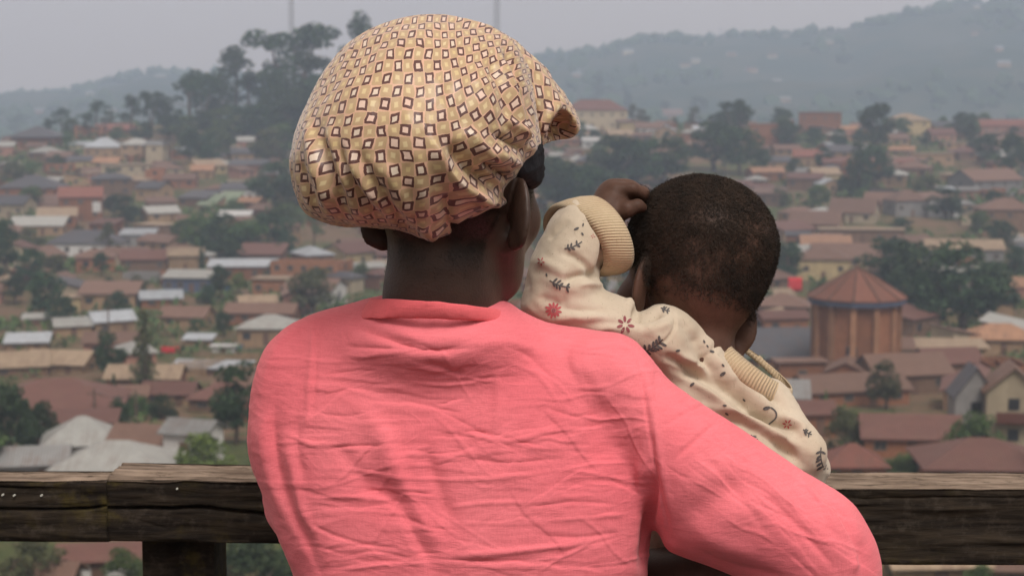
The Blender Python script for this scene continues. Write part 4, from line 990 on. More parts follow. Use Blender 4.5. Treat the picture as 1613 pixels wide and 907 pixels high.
m = len(us); v = np.concatenate(vv); f = [(i*m+j, i*m+j+1, (i+1)*m+j+1, (i+1)*m+j) for i in range(len(ys)-1) for j in range(m-1)]
o = new_obj('ground', mesh_np('ground', v, np.array(f)), M_GROUND); tag(o, 'green and brown hillside and valley below the lookout', 'ground', kind='structure')
# ---------------------------------------------------------------- houses
def m_wall(name, c, brick=False):
    t = NT(name); co = t.coord('Object'); a = t.noise(co, 0.6, 5, 0.6); b = t.noise(t.mapping(co, (3, 3, 0.4)), 1.0, 4, 0.6)
    col = t.mix(a.step(0.3, 0.7), c, tuple(v*0.80 for v in c))
    col = t.mix(b.step(0.52, 0.8) * 0.45, col, (0.13, 0.085, 0.06))           # rain and mud streaks
    r = t.n('ShaderNodeObjectInfo').outputs['Random']; hv = t.n('ShaderNodeHueSaturation'); t.l(col, hv.inputs['Color'])
    t.l((E(t, r)*0.35 + 0.82).s, hv.inputs['Value']); h = b
    if brick:
        bt = t.n('ShaderNodeTexBrick'); t.l(t.mapping(co, (1, 1, 1), (math.pi/2, 0, 0)), bt.inputs['Vector']); bt.inputs['Scale'].default_value = 2.2
        bt.inputs['Color1'].default_value = (1, 1, 1, 1); bt.inputs['Color2'].default_value = (.72, .72, .72, 1); bt.inputs['Mortar'].default_value = (.6, .6, .6, 1)
        return t.fin(t.mix(0.6, hv.outputs[0], bt.outputs['Color'], 'MULTIPLY'), 0.95, t.bump(h, 0.3, 0.05), 0.1)
    return t.fin(hv.outputs[0], 0.95, t.bump(h, 0.3, 0.05), 0.1)
def m_roof(name, c, rust=(0.125, 0.070, 0.050), amt=0.5):
    t = NT(name); co = t.coord('Object'); at = t.n('ShaderNodeAttribute', attribute_name='roof_uv'); uv = at.outputs['Vector']
    w = t.n('ShaderNodeTexWave', wave_type='BANDS', bands_direction='X'); t.l(uv, w.inputs['Vector']); w.inputs['Scale'].default_value = 1.2
    sh = t.n('ShaderNodeTexBrick'); t.l(uv, sh.inputs['Vector']); sh.inputs['Scale'].default_value = 0.5; sh.inputs['Mortar Size'].default_value = 0.008
    for k, q in (('Color1', .88), ('Color2', 1.0), ('Mortar', .6)): sh.inputs[k].default_value = (q, q, q, 1)
    a = t.noise(co, 0.5, 6, 0.65); b = t.noise(t.mapping(uv, (2.5, 0.3, 1)), 1.0, 4, 0.6)
    col = t.mix((a*0.5 + b*0.5).step(0.46, 0.64) * amt, c, rust)
    col = t.mix(1.0, col, sh.outputs['Color'], 'MULTIPLY')
    r = t.n('ShaderNodeObjectInfo').outputs['Random']; hv = t.n('ShaderNodeHueSaturation'); t.l(col, hv.inputs['Color'])
    t.l((E(t, r)*0.30 + 0.85).s, hv.inputs['Value'])
    return t.fin(hv.outputs[0], 0.6, t.bump(E(t, w.outputs['Fac']), 0.5, 0.04), 0.25)
RC = {'maroon': (0.125, 0.058, 0.046), 'rust-brown': (0.155, 0.090, 0.066), 'brown': (0.145, 0.085, 0.062), 'grey': (0.20, 0.20, 0.195), 'silver': (0.33, 0.355, 0.38), 'white': (0.46, 0.46, 0.45),
      'tan': (0.29, 0.215, 0.145), 'orange': (0.33, 0.18, 0.105), 'tower red': (0.175, 0.070, 0.046), 'slate': (0.075, 0.075, 0.085), 'green': (0.20, 0.25, 0.17), 'red': (0.19, 0.072, 0.052), 'pale grey': (0.31, 0.31, 0.29)}
MR = {k: m_roof('roof_' + k.replace(' ', '_').replace('-', '_'), c, amt=0.3 if k in ('silver', 'white', 'slate', 'pale grey') else 0.55) for k, c in RC.items()}
WC = {'brick': (0.28, 0.125, 0.068), 'tan': (0.30, 0.20, 0.12), 'cream': (0.40, 0.33, 0.23), 'white': (0.58, 0.57, 0.55), 'mud-brown': (0.18, 0.11, 0.072), 'grey': (0.23, 0.22, 0.21), 'yellow': (0.40, 0.31, 0.17), 'pink': (0.36, 0.19, 0.14), 'orange brick': (0.37, 0.175, 0.095), 'pale brick': (0.36, 0.19, 0.11)}
MW = {k: m_wall('wall_' + k.replace('-', '_').replace(' ', '_'), c, k.endswith('brick')) for k, c in WC.items()}
M_WIN = simple('dark_window', (0.018, 0.018, 0.02), (0.035, 0.035, 0.038), 1.0, 0.3, 0, None, 0.4, 0.5)
M_FRAME = simple('window_frame', (0.16, 0.11, 0.08), (0.22, 0.17, 0.13), 1.0, 0.8, 0)
M_DOOR = simple('door_wood', (0.09, 0.05, 0.032), (0.14, 0.08, 0.055), 1.0, 0.8, 0)
M_BLUE = simple('blue_paint', (0.06, 0.075, 0.12), (0.075, 0.09, 0.14), 1.0, 0.7, 0)
def unit_box(name, m, d=1.0):
    mb = MB(); mb.box((-.5, -d/2, -.5), (.5, d/2, .5)); me = bpy.data.meshes.new(name); me.from_pydata(mb.v, [], mb.f); me.materials.append(m); return me
ME_FRAME = None
def frame_mesh():
    mb = MB(); w = .09
    mb.box((-.5, -.5, .5-w), (.5, .5, .5)); mb.box((-.5, -.5, -.5), (.5, .5, -.5+w)); mb.box((-.5, -.5, -.5+w), (-.5+w, .5, .5-w)); mb.box((.5-w, -.5, -.5+w), (.5, .5, .5-w)); mb.box((-.035, -.4, -.5+w), (.035, .4, .5-w))
    me = bpy.data.meshes.new('window'); me.from_pydata(mb.v, [], mb.f); me.materials.append(M_FRAME); return me
ME_FRAME = frame_mesh(); ME_PANE = unit_box('pane', M_WIN); ME_DOOR = unit_box('door', M_DOOR)
def inst(name, me, parent, loc, scale, rz=0.0):
    o = bpy.data.objects.new(name, me); COL.objects.link(o); o.parent = parent; o.location = loc; o.scale = scale; o.rotation_euler = (0, 0, rz); return o
def add_window(root, x, y, z, w, h, rz=0.0, detail=True):
    if detail:
        f_ = inst('window', ME_FRAME, root, (x, y, z), (w, .12, h), rz); p = inst('pane', ME_PANE, f_, (0, .1, 0), (.9, .5, .9))
    else:
        inst('window', ME_PANE, root, (x, y, z), (w, .10, h), rz)
def roof_mesh(kind, w, d, h, rise, ov, th=.12):
    """faces of the roof as solid slabs, with slope coordinates for the sheets; eaves at h"""
    hw, hd = w/2+ov, d/2+ov; slabs = []; e = h - rise*ov/(d/2) if kind == 'gable' else h - 0.12
    if kind == 'gable':
        slabs = [[(-hw, -hd, e), (hw, -hd, e), (hw, 0, h+rise), (-hw, 0, h+rise)], [(hw, hd, e), (-hw, hd, e), (-hw, 0, h+rise), (hw, 0, h+rise)]]
    elif kind == 'hip':
        r = max(hw-hd, 0.05) if hw > hd else 0.05
        A, B = (-r, 0, h+rise), (r, 0, h+rise)
        slabs = [[(-hw, -hd, e), (hw, -hd, e), B, A], [(hw, -hd, e), (hw, hd, e), B], [(hw, hd, e), (-hw, hd, e), A, B], [(-hw, hd, e), (-hw, -hd, e), A]]
    elif kind == 'shed':
        slabs = [[(-hw, -hd, h), (hw, -hd, h), (hw, hd, h+rise), (-hw, hd, h+rise)]]
    elif kind == 'flat':
        slabs = [[(-hw, -hd, h+.05), (hw, -hd, h+.05), (hw, hd, h+.05), (-hw, hd, h+.05)]]
    v, f, uv = [], [], []
    for s in slabs:
        b = len(v); k = len(s); e0 = Vector(s[1]) - Vector(s[0]); xa = e0.normalized(); n = xa.cross(Vector(s[2]) - Vector(s[1])).normalized(); ya = n.cross(xa)
        for lift in (0, th):
            for p in s:
                q = Vector(p) + Vector((0, 0, lift)); v.append(q[:]); uv.append((xa.dot(q), ya.dot(q), 0))
        f.append(tuple(range(b+k, b+2*k))); f.append(tuple(range(b+k-1, b-1, -1)))
        f += [(b+i, b+(i+1) % k, b+k+(i+1) % k, b+k+i) for i in range(k)]
    me = bpy.data.meshes.new('roof'); me.from_pydata(v, [], f); me.update(); set_attr(me, 'roof_uv', uv); return me
def wall_mesh(kind, w, d, h, rise, sink=2.5):
    mb = MB(); x, y = w/2, d/2; z0 = -sink
    if kind == 'gable':
        mb.add([(-x,-y,z0),(x,-y,z0),(x,y,z0),(-x,y,z0),(-x,-y,h),(x,-y,h),(x,y,h),(-x,y,h),(-x,0,h+rise),(x,0,h+rise)],
               [(0,1,5,4),(1,2,6,9,5),(2,3,7,6),(3,0,4,8,7),(4,5,9,8),(6,7,8,9)])
    elif kind == 'shed':
        mb.add([(-x,-y,z0),(x,-y,z0),(x,y,z0),(-x,y,z0),(-x,-y,h),(x,-y,h),(x,y,h+rise*.9),(-x,y,h+rise*.9)], [(0,1,5,4),(1,2,6,5),(2,3,7,6),(3,0,4,7),(4,5,6,7)])
    elif kind == 'shell':                      # unfinished: open top, thick walls
        t = .3; mb.box((-x,-y,z0),(x,-y+t,h)); mb.box((-x,y-t,z0),(x,y,h*.93)); mb.box((-x,-y+t,z0),(-x+t,y-t,h*.97)); mb.box((x-t,-y+t,z0),(x,y-t,h)); mb.box((-x+t,-.15,z0),(x-t,.15,h*.9))
    else: mb.box((-x,-y,z0),(x,y,h))
    me = bpy.data.meshes.new('wall'); me.from_pydata(mb.v, [], mb.f); me.update(); return me
HOUSES = []; OCC = []; EXB = []                  # EXB: how the named things show, so that later ones do not stand before them
def house(pos, w, d, h, kind, rc, wc, rz=0.0, label=None, rise=None, nwin=2, storeys=1, detail=True, ov=.45, name='house', cat='house', door=True, group='houses across the valley town', sink=2.5):
    rise = rise if rise is not None else (.22*d if kind != 'flat' else 0)
    root = thing(name, pos, label, cat, group, rz)
    new_obj('wall', wall_mesh(kind, w, d, h, rise, sink), MW[wc], root)
    if kind != 'shell': new_obj('roof', roof_mesh(kind, w, d, h, rise, ov), MR[rc], root)
    sh = h/storeys
    for s in range(storeys):
        for i in range(nwin):
            x = (i+.5)/nwin*w - w/2; z = sh*s + sh*.56
            if door and s == 0 and i == nwin//2: inst('door', ME_DOOR, root, (x, -d/2-.02, min(2.1, sh*.8)/2), (.95, .12, min(2.1, sh*.8))); continue
            add_window(root, x, -d/2-.02, z, min(1.3, w/nwin*.5), min(1.25, sh*.42), 0, detail)
        add_window(root, -w/2-.02, 0, sh*s + sh*.56, 1.1, min(1.2, sh*.42), math.pi/2, False); add_window(root, w/2+.02, 0, sh*s + sh*.56, 1.1, min(1.2, sh*.42), math.pi/2, False)
    HOUSES.append((root, rc, wc, kind, w)); OCC.append((pos[0], pos[1], max(w, d)*.55)); return root
LAND = []                                     # (px, py, phrase): things a label may refer to
def H(px, py, wpx, hpx, kind, rc, wc, label, rz=0, dep=.7, land=None, rise=None, **kw):
    g = ground_at(px, py)
    if g is None: g = pos_at(px, 800)
    s = g[1]/FP; w = wpx*s; d = dep*w; a = math.radians(rz)
    pos = np.array([g[0] - math.sin(a)*d/2*0, g[1] + d/2, 0]); pos[2] = g[2]
    kw.setdefault('storeys', 2 if hpx*s > 5.2 else 1); kw.setdefault('nwin', max(1, min(6, int(w/3.2))))
    r = house(pos, w, d, hpx*s, kind, rc, wc, a, label, None if rise is None else rise*s, **kw)
    if land: LAND.append((px, py, land))
    EXB.append((px-wpx/2, px+wpx/2, py-hpx-14, py-3, g[1])); return r
# --- left of the woman, near to far
H(70, 668, 215, 26, 'hip', 'maroon', 'mud-brown', 'large house with a broad maroon hipped roof at the far left', 8, .75, 'the broad maroon roof', rise=34, nwin=4)
H(118, 690, 120, 24, 'shed', 'maroon', 'tan', 'low maroon lean-to roof in front of the broad maroon roof', 6, .35, rise=14)
H(118, 722, 118, 22, 'hip', 'pale grey', 'grey', 'house under a peaked pale grey roof, farther of the two tent-like roofs', 12, .9, rise=36)
H(172, 778, 178, 38, 'hip', 'pale grey', 'white', 'house under a wide pale grey roof, nearer of the two tent-like roofs', -4, .8, 'the pale tent-like roofs', rise=34)
H(28, 770, 130, 40, 'gable', 'grey', 'grey', 'grey roofed house at the bottom left corner above the rail', 10, .8, rise=18)
H(222, 722, 92, 26, 'gable', 'brown', 'tan', 'brown gabled house right of the pale tent-like roofs', -12, .8, rise=22)
H(300, 730, 76, 50, 'gable', 'grey', 'white', 'whitewashed house behind the bright green bush', -20, .8, rise=16)
H(345, 650, 90, 22, 'hip', 'maroon', 'mud-brown', 'maroon roofed house beside the dark tree near her left shoulder', -8, .8, rise=20)
H(265, 640, 80, 22, 'gable', 'maroon', 'tan', 'tan house with a low maroon roof left of the dark shoulder tree', -6, .6, rise=14)
H(195, 640, 66, 18, 'gable', 'rust-brown', 'mud-brown', 'small rust-brown house behind the thin tall tree', 5, .7, rise=12)
H(20, 596, 90, 20, 'gable', 'tan', 'mud-brown', 'tan roofed house above the broad maroon roof at the left edge', 15, .8, rise=18)
H(90, 590, 100, 18, 'gable', 'tan', 'tan', 'dusty tan gabled house just above the broad maroon roof', -10, .7, rise=16)
H(330, 592, 122, 12, 'shed', 'silver', 'mud-brown', 'long low shed with a shining silver sheet roof', -8, .35, 'the long silver shed', rise=6, nwin=5)
H(352, 556, 36, 10, 'flat', 'white', 'white', 'small white flat roofed kiosk above the long silver shed', 0, .6)
H(312, 545, 42, 10, 'shed', 'silver', 'tan', 'small silver roofed shack left of the white kiosk', -5, .6, rise=6)
H(38, 552, 64, 12, 'shed', 'silver', 'tan', 'silver sheet roof on a low shack at the left edge', 10, .7, 'the edge silver shack', rise=10)
H(170, 530, 64, 26, 'gable', 'silver', 'tan', 'tan gabled house with a silver roof, taller of its row', 30, .7, rise=12)
H(110, 532, 56, 20, 'gable', 'pale grey', 'tan', 'tan house with a pale grey roof left of the taller silver roofed one', 20, .7, rise=10)
H(55, 514, 40, 12, 'shed', 'pale grey', 'mud-brown', 'low pale roofed hut at the left below the trees', 10, .7, rise=5)
H(290, 518, 74, 20, 'gable', 'rust-brown', 'tan', 'tan walled house with rust roof above the silver shed', -10, .7, rise=13)
H(410, 512, 110, 20, 'gable', 'brown', 'brick', 'long brick house under a brown roof left of her collar', -6, .5, rise=12, nwin=5)
H(250, 486, 62, 17, 'gable', 'silver', 'brick', 'brick house with a bright silver roof below the blue shop', 14, .6, rise=10)
H(295, 462, 74, 24, 'shed', 'pale grey', 'mud-brown', 'dark blue fronted shop under a pale sheet roof', -6, .55, 'the blue shop', rise=9, nwin=4, name='shop', cat='shop')
H(290, 430, 52, 28, 'gable', 'tan', 'tan', 'tan windowless gable house above the blue shop', 6, .8, rise=10, nwin=1)
H(228, 442, 66, 12, 'shell', 'grey', 'grey', 'roofless pale grey walled compound left of the blue shop', -10, .6, nwin=0, door=False)
H(225, 428, 74, 20, 'gable', 'maroon', 'mud-brown', 'maroon roofed house behind the pale compound wall', 4, .7, rise=12)
H(130, 405, 112, 22, 'hip', 'slate', 'white', 'white house with a dark slate roof and bright gables', -4, .6, 'the white gabled house', rise=18, nwin=5)
H(215, 392, 52, 22, 'shed', 'silver', 'grey', 'grey house with a silver flat roof right of the white gabled house', 0, .7, rise=7)
H(55, 372, 84, 16, 'shed', 'pale grey', 'tan', 'pale grey roofed long shed at the left above the white gabled house', 4, .5, rise=12, nwin=4)
H(380, 442, 104, 22, 'shed', 'silver', 'brick', 'long brick workshop with a white corrugated roof', 2, .4, 'the white corrugated roof', rise=8, nwin=5)
H(488, 458, 112, 46, 'shell', 'red', 'orange brick', 'unfinished two storey brick building with open window holes', -14, .7, 'the unfinished brick building', nwin=5, storeys=2, door=False)
H(430, 470, 60, 30, 'flat', 'tan', 'orange brick', 'flat roofed brick wing beside the unfinished brick building', -8, .8, nwin=3)
H(122, 348, 66, 38, 'gable', 'red', 'brick', 'tall brick house with a red roof and white panel', 12, .8, 'the red roofed house', rise=14, storeys=2, nwin=3)
H(45, 326, 90, 30, 'hip', 'slate', 'brick', 'brick house under a dark slate hipped roof at the left', -6, .8, rise=18, nwin=3)
H(20, 345, 52, 24, 'gable', 'slate', 'cream', 'cream house with a dark gable at the left edge', -18, .8, rise=12)
H(240, 318, 46, 22, 'gable', 'slate', 'tan', 'tan house with a dark gable right of the tall red roofed house', -25, .8, rise=9)
H(330, 330, 30, 6, 'shed', 'green', 'tan', 'left of two green sheet roofs lying side by side', -24, 1.2, rise=16, nwin=1)
H(356, 328, 34, 6, 'shed', 'green', 'tan', 'right of two green sheet roofs lying side by side', -24, 1.2, 'the green sheet roofs', rise=18, nwin=1)
H(378, 322, 58, 24, 'gable', 'slate', 'white', 'white house with a slate roof right of the green sheet roofs', -8, .7, rise=8)
H(368, 350, 50, 10, 'shed', 'white', 'tan', 'low hall with a bright white roof under the green sheet roofs', 0, .6, rise=6)
H(318, 282, 34, 14, 'gable', 'orange', 'tan', 'small orange roofed hut in the middle of the left slope', 0, .8, rise=8)
H(390, 274, 58, 14, 'shed', 'slate', 'brick', 'brick house with a dark slate roof near the bonnet', -6, .6, rise=7)
H(430, 288, 44, 14, 'shed', 'grey', 'brick', 'brick house with a grey roof touching the bonnet edge', -6, .7, rise=7)
H(385, 256, 44, 14, 'shed', 'slate', 'tan', 'house with a slate roof below the wooded knoll', 10, .7, rise=8)
H(195, 290, 74, 30, 'flat', 'tan', 'cream', 'large pale concrete building with flat roof on the left slope', 8, .7, nwin=4, storeys=2)
H(160, 250, 56, 18, 'hip', 'silver', 'tan', 'house with a white peaked roof high on the left slope', 0, .8, 'the white peaked roof', rise=14)
H(212, 252, 48, 24, 'hip', 'pale grey', 'tan', 'house with a dull grey roof right of the white peaked roof', 6, .8, rise=9)
H(245, 262, 28, 34, 'flat', 'silver', 'cream', 'narrow cream tower house with a green window', -10, .8, nwin=1, storeys=2)
H(124, 236, 30, 8, 'shed', 'silver', 'cream', 'low white roofed shed left of the white peaked roof', 0, .7, rise=4)
H(52, 236, 68, 20, 'hip', 'slate', 'brick', 'pavilion with a broad dark hipped roof at the far left crest', 0, .9, 'the dark hipped pavilion', rise=16, ov=1.4)
H(8, 250, 26, 20, 'gable', 'pale grey', 'pink', 'pink walled house at the left edge beside the pavilion', 0, .9, rise=6)
H(386, 240, 26, 18, 'gable', 'pale grey', 'pink', 'pink house on the slope under the wooded knoll', 0, .9, rise=6)
H(188, 212, 40, 8, 'gable', 'red', 'brick', 'low red house on the crest left of the knoll trees', 0, .8, rise=8)
# --- right of the woman
H(938, 206, 96, 32, 'hip', 'maroon', 'cream', 'long cream school with a maroon roof right of the bonnet', 6, .5, 'the long cream school', rise=16, nwin=6, name='school', cat='school')
H(935, 236, 34, 14, 'gable', 'white', 'white', 'small white house below the long cream school', 0, .8, rise=5)
H(975, 228, 38, 16, 'gable', 'tan', 'tan', 'tan house right of the small white house', 10, .8, rise=7)
H(1055, 192, 40, 12, 'gable', 'brown', 'tan', 'tan house with a brown roof on the right crest', 6, .8, rise=8)
H(1106, 214, 26, 10, 'shed', 'silver', 'brick', 'tiny brick house with a glinting silver roof', 0, .9, rise=5)
H(1207, 238, 48, 42, 'flat', 'orange', 'brick', 'blocky bare brick building right of the ridge trees', -8, .9, 'the bare brick block', nwin=2, storeys=2)
H(1296, 216, 66, 38, 'flat', 'red', 'brick', 'large red brick box building on the right crest', -10, .8, 'the red brick box', nwin=4, storeys=2)
H(1338, 222, 26, 18, 'gable', 'orange', 'pink', 'small pink house joined to the red brick box', 0, .9, rise=5)
H(1432, 218, 62, 28, 'hip', 'tan', 'yellow', 'yellow two storey house with a tan hipped roof on the crest', 8, .8, 'the yellow crest house', rise=10, storeys=2, nwin=3)
H(1485, 225, 40, 14, 'gable', 'maroon', 'pink', 'pink house with a maroon roof right of the yellow crest house', 5, .8, rise=8)
H(1585, 214, 80, 16, 'gable', 'red', 'pink', 'long red roofed house at the right edge of the crest', 0, .5, rise=9, nwin=5)
H(1225, 270, 40, 16, 'gable', 'slate', 'tan', 'tan house with slate roof left of the tall dark tree', 10, .8, rise=7)
H(1275, 262, 44, 16, 'gable', 'red', 'tan', 'red roofed house just left of the tall dark tree', -8, .8, rise=10)
H(1300, 292, 44, 18, 'gable', 'tan', 'yellow', 'yellow walled house left of the tall dark tree foot', 10, .8, rise=9)
H(1470, 262, 66, 20, 'flat', 'tan', 'tan', 'long flat tan building right of the tall dark tree', -4, .5, nwin=4)
H(1290, 368, 78, 16, 'gable', 'rust-brown', 'tan', 'lowest of the stepped terrace houses with rust-brown roofs', -22, .6, rise=18)
H(1350, 352, 70, 18, 'gable', 'rust-brown', 'cream', 'middle one of the stepped terrace houses with rust-brown roofs', -22, .7, 'the stepped rust roofs', rise=20)
H(1392, 336, 48, 16, 'gable', 'rust-brown', 'yellow', 'topmost of the stepped terrace houses with rust-brown roofs', -22, .8, rise=16)
H(1432, 342, 58, 26, 'hip', 'rust-brown', 'grey', 'house with verandah and rust-brown hipped roof right of the terrace', 14, .8, rise=16)
H(1360, 384, 130, 22, 'flat', 'tan', 'mud-brown', 'long mud-brown wall of sheds under the stepped rust roofs', -6, .3, nwin=5)
H(1362, 424, 152, 18, 'gable', 'brown', 'tan', 'long house with a flat brown roof behind the baby head', -6, .45, 'the long brown roof', rise=20, nwin=6)
H(1300, 442, 80, 34, 'hip', 'brown', 'yellow', 'yellow walled house under a brown roof next to the red cloth', -6, .8, rise=18)
H(1560, 310, 96, 26, 'gable', 'rust-brown', 'grey', 'dark fronted house with broad rust-brown gable at the right edge', 24, .7, 'the right edge gable', rise=16, nwin=4)
H(1592, 372, 84, 42, 'hip', 'rust-brown', 'mud-brown', 'two storey house with a rust-brown hipped roof at the right edge', -4, .8, rise=16, nwin=3, storeys=2)
H(1522, 418, 120, 26, 'gable', 'tan', 'grey', 'long grey shed with a dusty tan roof at the right', -4, .4, 'the long tan shed', rise=13, nwin=5)
H(1600, 470, 40, 20, 'gable', 'orange', 'pink', 'small pink house right of the big dark trees', 0, .8, rise=12)
H(1585, 560, 110, 26, 'hip', 'orange', 'tan', 'house with a bright orange hipped roof at the right', -6, .7, 'the bright orange roof', rise=20)
H(1490, 570, 130, 22, 'shed', 'tan', 'tan', 'long low house with a dusty tan roof left of the orange roof', -3, .4, rise=8, nwin=5)
H(1430, 622, 130, 34, 'gable', 'brown', 'mud-brown', 'brown gabled house right of the round brick tower', 14, .7, rise=26)
H(1500, 600, 90, 30, 'gable', 'maroon', 'mud-brown', 'dark maroon roofed house in front of the orange roof', 10, .8, rise=18)
H(1345, 640, 170, 26, 'gable', 'brown', 'brick', 'wide brown roof at the foot of the round brick tower', 14, .55, rise=20, nwin=4)
H(1265, 690, 100, 40, 'gable', 'maroon', 'brick', 'brick house with a small maroon roof behind the sweater', 6, .7, rise=14)
H(1440, 722, 150, 36, 'gable', 'maroon', 'brick', 'brick house with a long maroon roof left of the grey gable house', -6, .5, 'the long maroon roof', rise=28, nwin=3)
H(1350, 748, 92, 14, 'hip', 'red', 'brick', 'low red roof just above the right rail', 0, .9, rise=28)
H(1565, 762, 200, 24, 'hip', 'maroon', 'brick', 'wide low maroon roof at the right just above the rail', -4, .8, rise=34, nwin=3)
H(1538, 705, 66, 84, 'gable', 'slate', 'grey', 'tall grey gable house with small upper window at the right', 86, 1.0, 'the grey gable house', rise=44, storeys=2, nwin=2, ov=.25)
H(1602, 712, 84, 100, 'gable', 'brown', 'cream', 'cream house with a red balcony at the right edge', 80, 1.0, rise=36, storeys=2, nwin=2)
# --- glimpses under the rail
H(150, 912, 120, 34, 'gable', 'maroon', 'white', 'white walled house with maroon roof seen under the left rail', 8, .6, rise=16)
H(70, 935, 90, 30, 'gable', 'brown', 'tan', 'brown roofed house at the bottom left under the rail', -8, .6, rise=16)
H(1480, 925, 150, 36, 'gable', 'tan', 'tan', 'tan roofed house seen under the right rail', 4, .5, rise=14)
H(1600, 925, 80, 30, 'hip', 'brown', 'mud-brown', 'brown roofed house at the bottom right under the rail', -4, .6, rise=18)

# blue fronts for the shop, white panel for the tall red roofed house
for r, *_ in HOUSES:
    lb = r['label']
    if lb.startswith('dark blue'):
        w = [c for c in r.children if c.name.startswith('wall')][0]; w.data.materials[0] = M_BLUE
    if lb.startswith('tall brick house'):
        w = max(v.co.x for v in [c for c in r.children if c.name.startswith('wall')][0].data.vertices)
        mb = MB(); d = -min(v.co.y for v in [c for c in r.children if c.name.startswith('wall')][0].data.vertices); mb.box((w*.55, -d-.1, 2.5), (w*.95, -d, 5.4)); mb.build('panel', MW['white'], r)
    if lb.startswith('cream house with a red balcony'):
        wv_ = [c for c in r.children if c.name.startswith('wall')][0].data.vertices; x = min(v.co.x for v in wv_)
        mb = MB(); mb.box((x-.9, -1.8, 3.0), (x, 1.8, 3.15)); mb.box((x-.95, -1.8, 3.15), (x-.85, 1.8, 4.2)); mb.build('balcony', MR['red'], r)

# --- the round brick tower and its nave
g = ground_at(1360, 596); s = g[1]/FP; EXB.append((1290, 1430, 425, 580, g[1])); TW = thing('church_tower', (g[0], g[1]+6, g[2]), 'round brick church tower with a pointed maroon roof and blue eaves', 'tower'); LAND.append((1360, 520, 'the round brick tower'))
R_, Hh = 68*s, 116*s; NS = 12; TH = [2*math.pi*(k+.5)/NS for k in range(NS)]
for k in range(NS):
    a, b = TH[k], TH[(k+1) % NS]; t = .35; mb = MB(); p = lambda r, q, z: (r*math.cos(q), r*math.sin(q), z)
    mb.add([p(R_, a, -3), p(R_, b, -3), p(R_-t, b, -3), p(R_-t, a, -3), p(R_, a, Hh), p(R_, b, Hh), p(R_-t, b, Hh), p(R_-t, a, Hh)], [(0,1,5,4),(1,2,6,5),(2,3,7,6),(3,0,4,7),(4,5,6,7),(3,2,1,0)])
    mb.build('wall', MW['brick'], TW)
    mb = MB(); c, sn = math.cos(a), math.sin(a); w_ = .42
    q = lambda r, o, z: (r*c - o*sn, r*sn + o*c, z)
    mb.add([q(R_-.2, -w_, -3), q(R_+.42, -w_, -3), q(R_+.42, w_, -3), q(R_-.2, w_, -3), q(R_-.2, -w_, Hh-.1), q(R_+.42, -w_, Hh-.1), q(R_+.42, w_, Hh-.1), q(R_-.2, w_, Hh-.1)], [(0,1,5,4),(1,2,6,5),(2,3,7,6),(3,0,4,7),(4,5,6,7)])
    mb.build('pilaster', MW['pale brick'], TW)
for k in range(NS):
    a, b = TH[k], TH[(k+1) % NS]; ro = R_+1.0; mb = MB(); p = lambda r, q, z: (r*math.cos(q), r*math.sin(q), z)
    mb.add([p(ro, a, Hh-.1), p(ro, b, Hh-.1), p(R_*.75, b, Hh-.1), p(R_*.75, a, Hh-.1), p(ro, a, Hh+.75), p(ro, b, Hh+.75), p(R_*.75, b, Hh+.75), p(R_*.75, a, Hh+.75)], [(0,1,5,4),(4,5,6,7),(3,2,1,0)])
    mb.build('eave_band', M_BLUE, TW)
    ap = (0, 0, Hh + 58*s); v3 = [p(ro+.15, a, Hh+.76), p(ro+.15, b, Hh+.76), ap]
    me = bpy.data.meshes.new('roof'); th = Vector((0, 0, -.15)); me.from_pydata([*v3, *[tuple(Vector(x)+th) for x in v3]], [], [(0,1,2),(5,4,3),(0,3,4,1),(1,4,5,2),(2,5,3,0)]); me.update()
    xa = Vector((-math.sin((a+b)/2), math.cos((a+b)/2), 0)) if k < NS-1 else Vector((0, 1, 0)); set_attr(me, 'roof_uv', [(xa.dot(v.co), v.co.z, 0) for v in me.vertices])
    new_obj('roof', me, MR['tower red'], TW)
    mb = MB(); mb.tube([p(ro+.2, a, Hh+.80), ap], [.13, .13], 5); mb.build('ridge_cap', MR['rust-brown'], TW)
a0 = min(TH, key=lambda q: abs((q % (2*math.pi)) - 1.5*math.pi - .35))
fa = 1.5*math.pi - .28; inst('window', ME_PANE, TW, ((R_-.02)*math.cos(fa), (R_-.1)*math.sin(fa), 3.0), (1.5, .5, 3.2), fa + math.pi/2)
H(1225, 575, 170, 14, 'gable', 'slate', 'brick', 'grey roofed church nave joining the round brick tower on its left', 4, .5, 'the grey nave roof', rise=40, nwin=3, name='church_nave', cat='church')
H(1262, 612, 76, 42, 'flat', 'brown', 'brick', 'brick annex with an arched window left of the round brick tower', 6, .5, nwin=1, door=False)
OCC.append((g[0], g[1]+6, R_+2))
# ---------------------------------------------------------------- trees
def m_leaf(name, c1, c2):
    t = NT(name); co = t.coord('Object'); r = t.n('ShaderNodeObjectInfo').outputs['Random']
    col = t.mix(t.noise(co, 0.9, 4, 0.6).step(0.3, 0.7), c1, c2); hv = t.n('ShaderNodeHueSaturation'); t.l(col, hv.inputs['Color'])
    t.l((E(t, r)*0.5 + 0.75).s, hv.inputs['Value']); t.l((E(t, r)*0.05 + 0.475).s, hv.inputs['Hue'])
    return t.fin(hv.outputs[0], 0.7, None, 0.2)
ML = {'dark': m_leaf('dark_foliage', (0.021, 0.044, 0.018), (0.038, 0.062, 0.024)), 'mid': m_leaf('green_foliage', (0.048, 0.084, 0.026), (0.076, 0.108, 0.035)),
      'bright': m_leaf('bright_foliage', (0.085, 0.135, 0.028), (0.12, 0.17, 0.04)), 'olive': m_leaf('olive_foliage', (0.060, 0.068, 0.030), (0.090, 0.092, 0.042))}
M_TRUNK = simple('bark', (0.085, 0.06, 0.045), (0.13, 0.095, 0.07), 3.0, 0.9, 0.4)
TREE_ME = {}
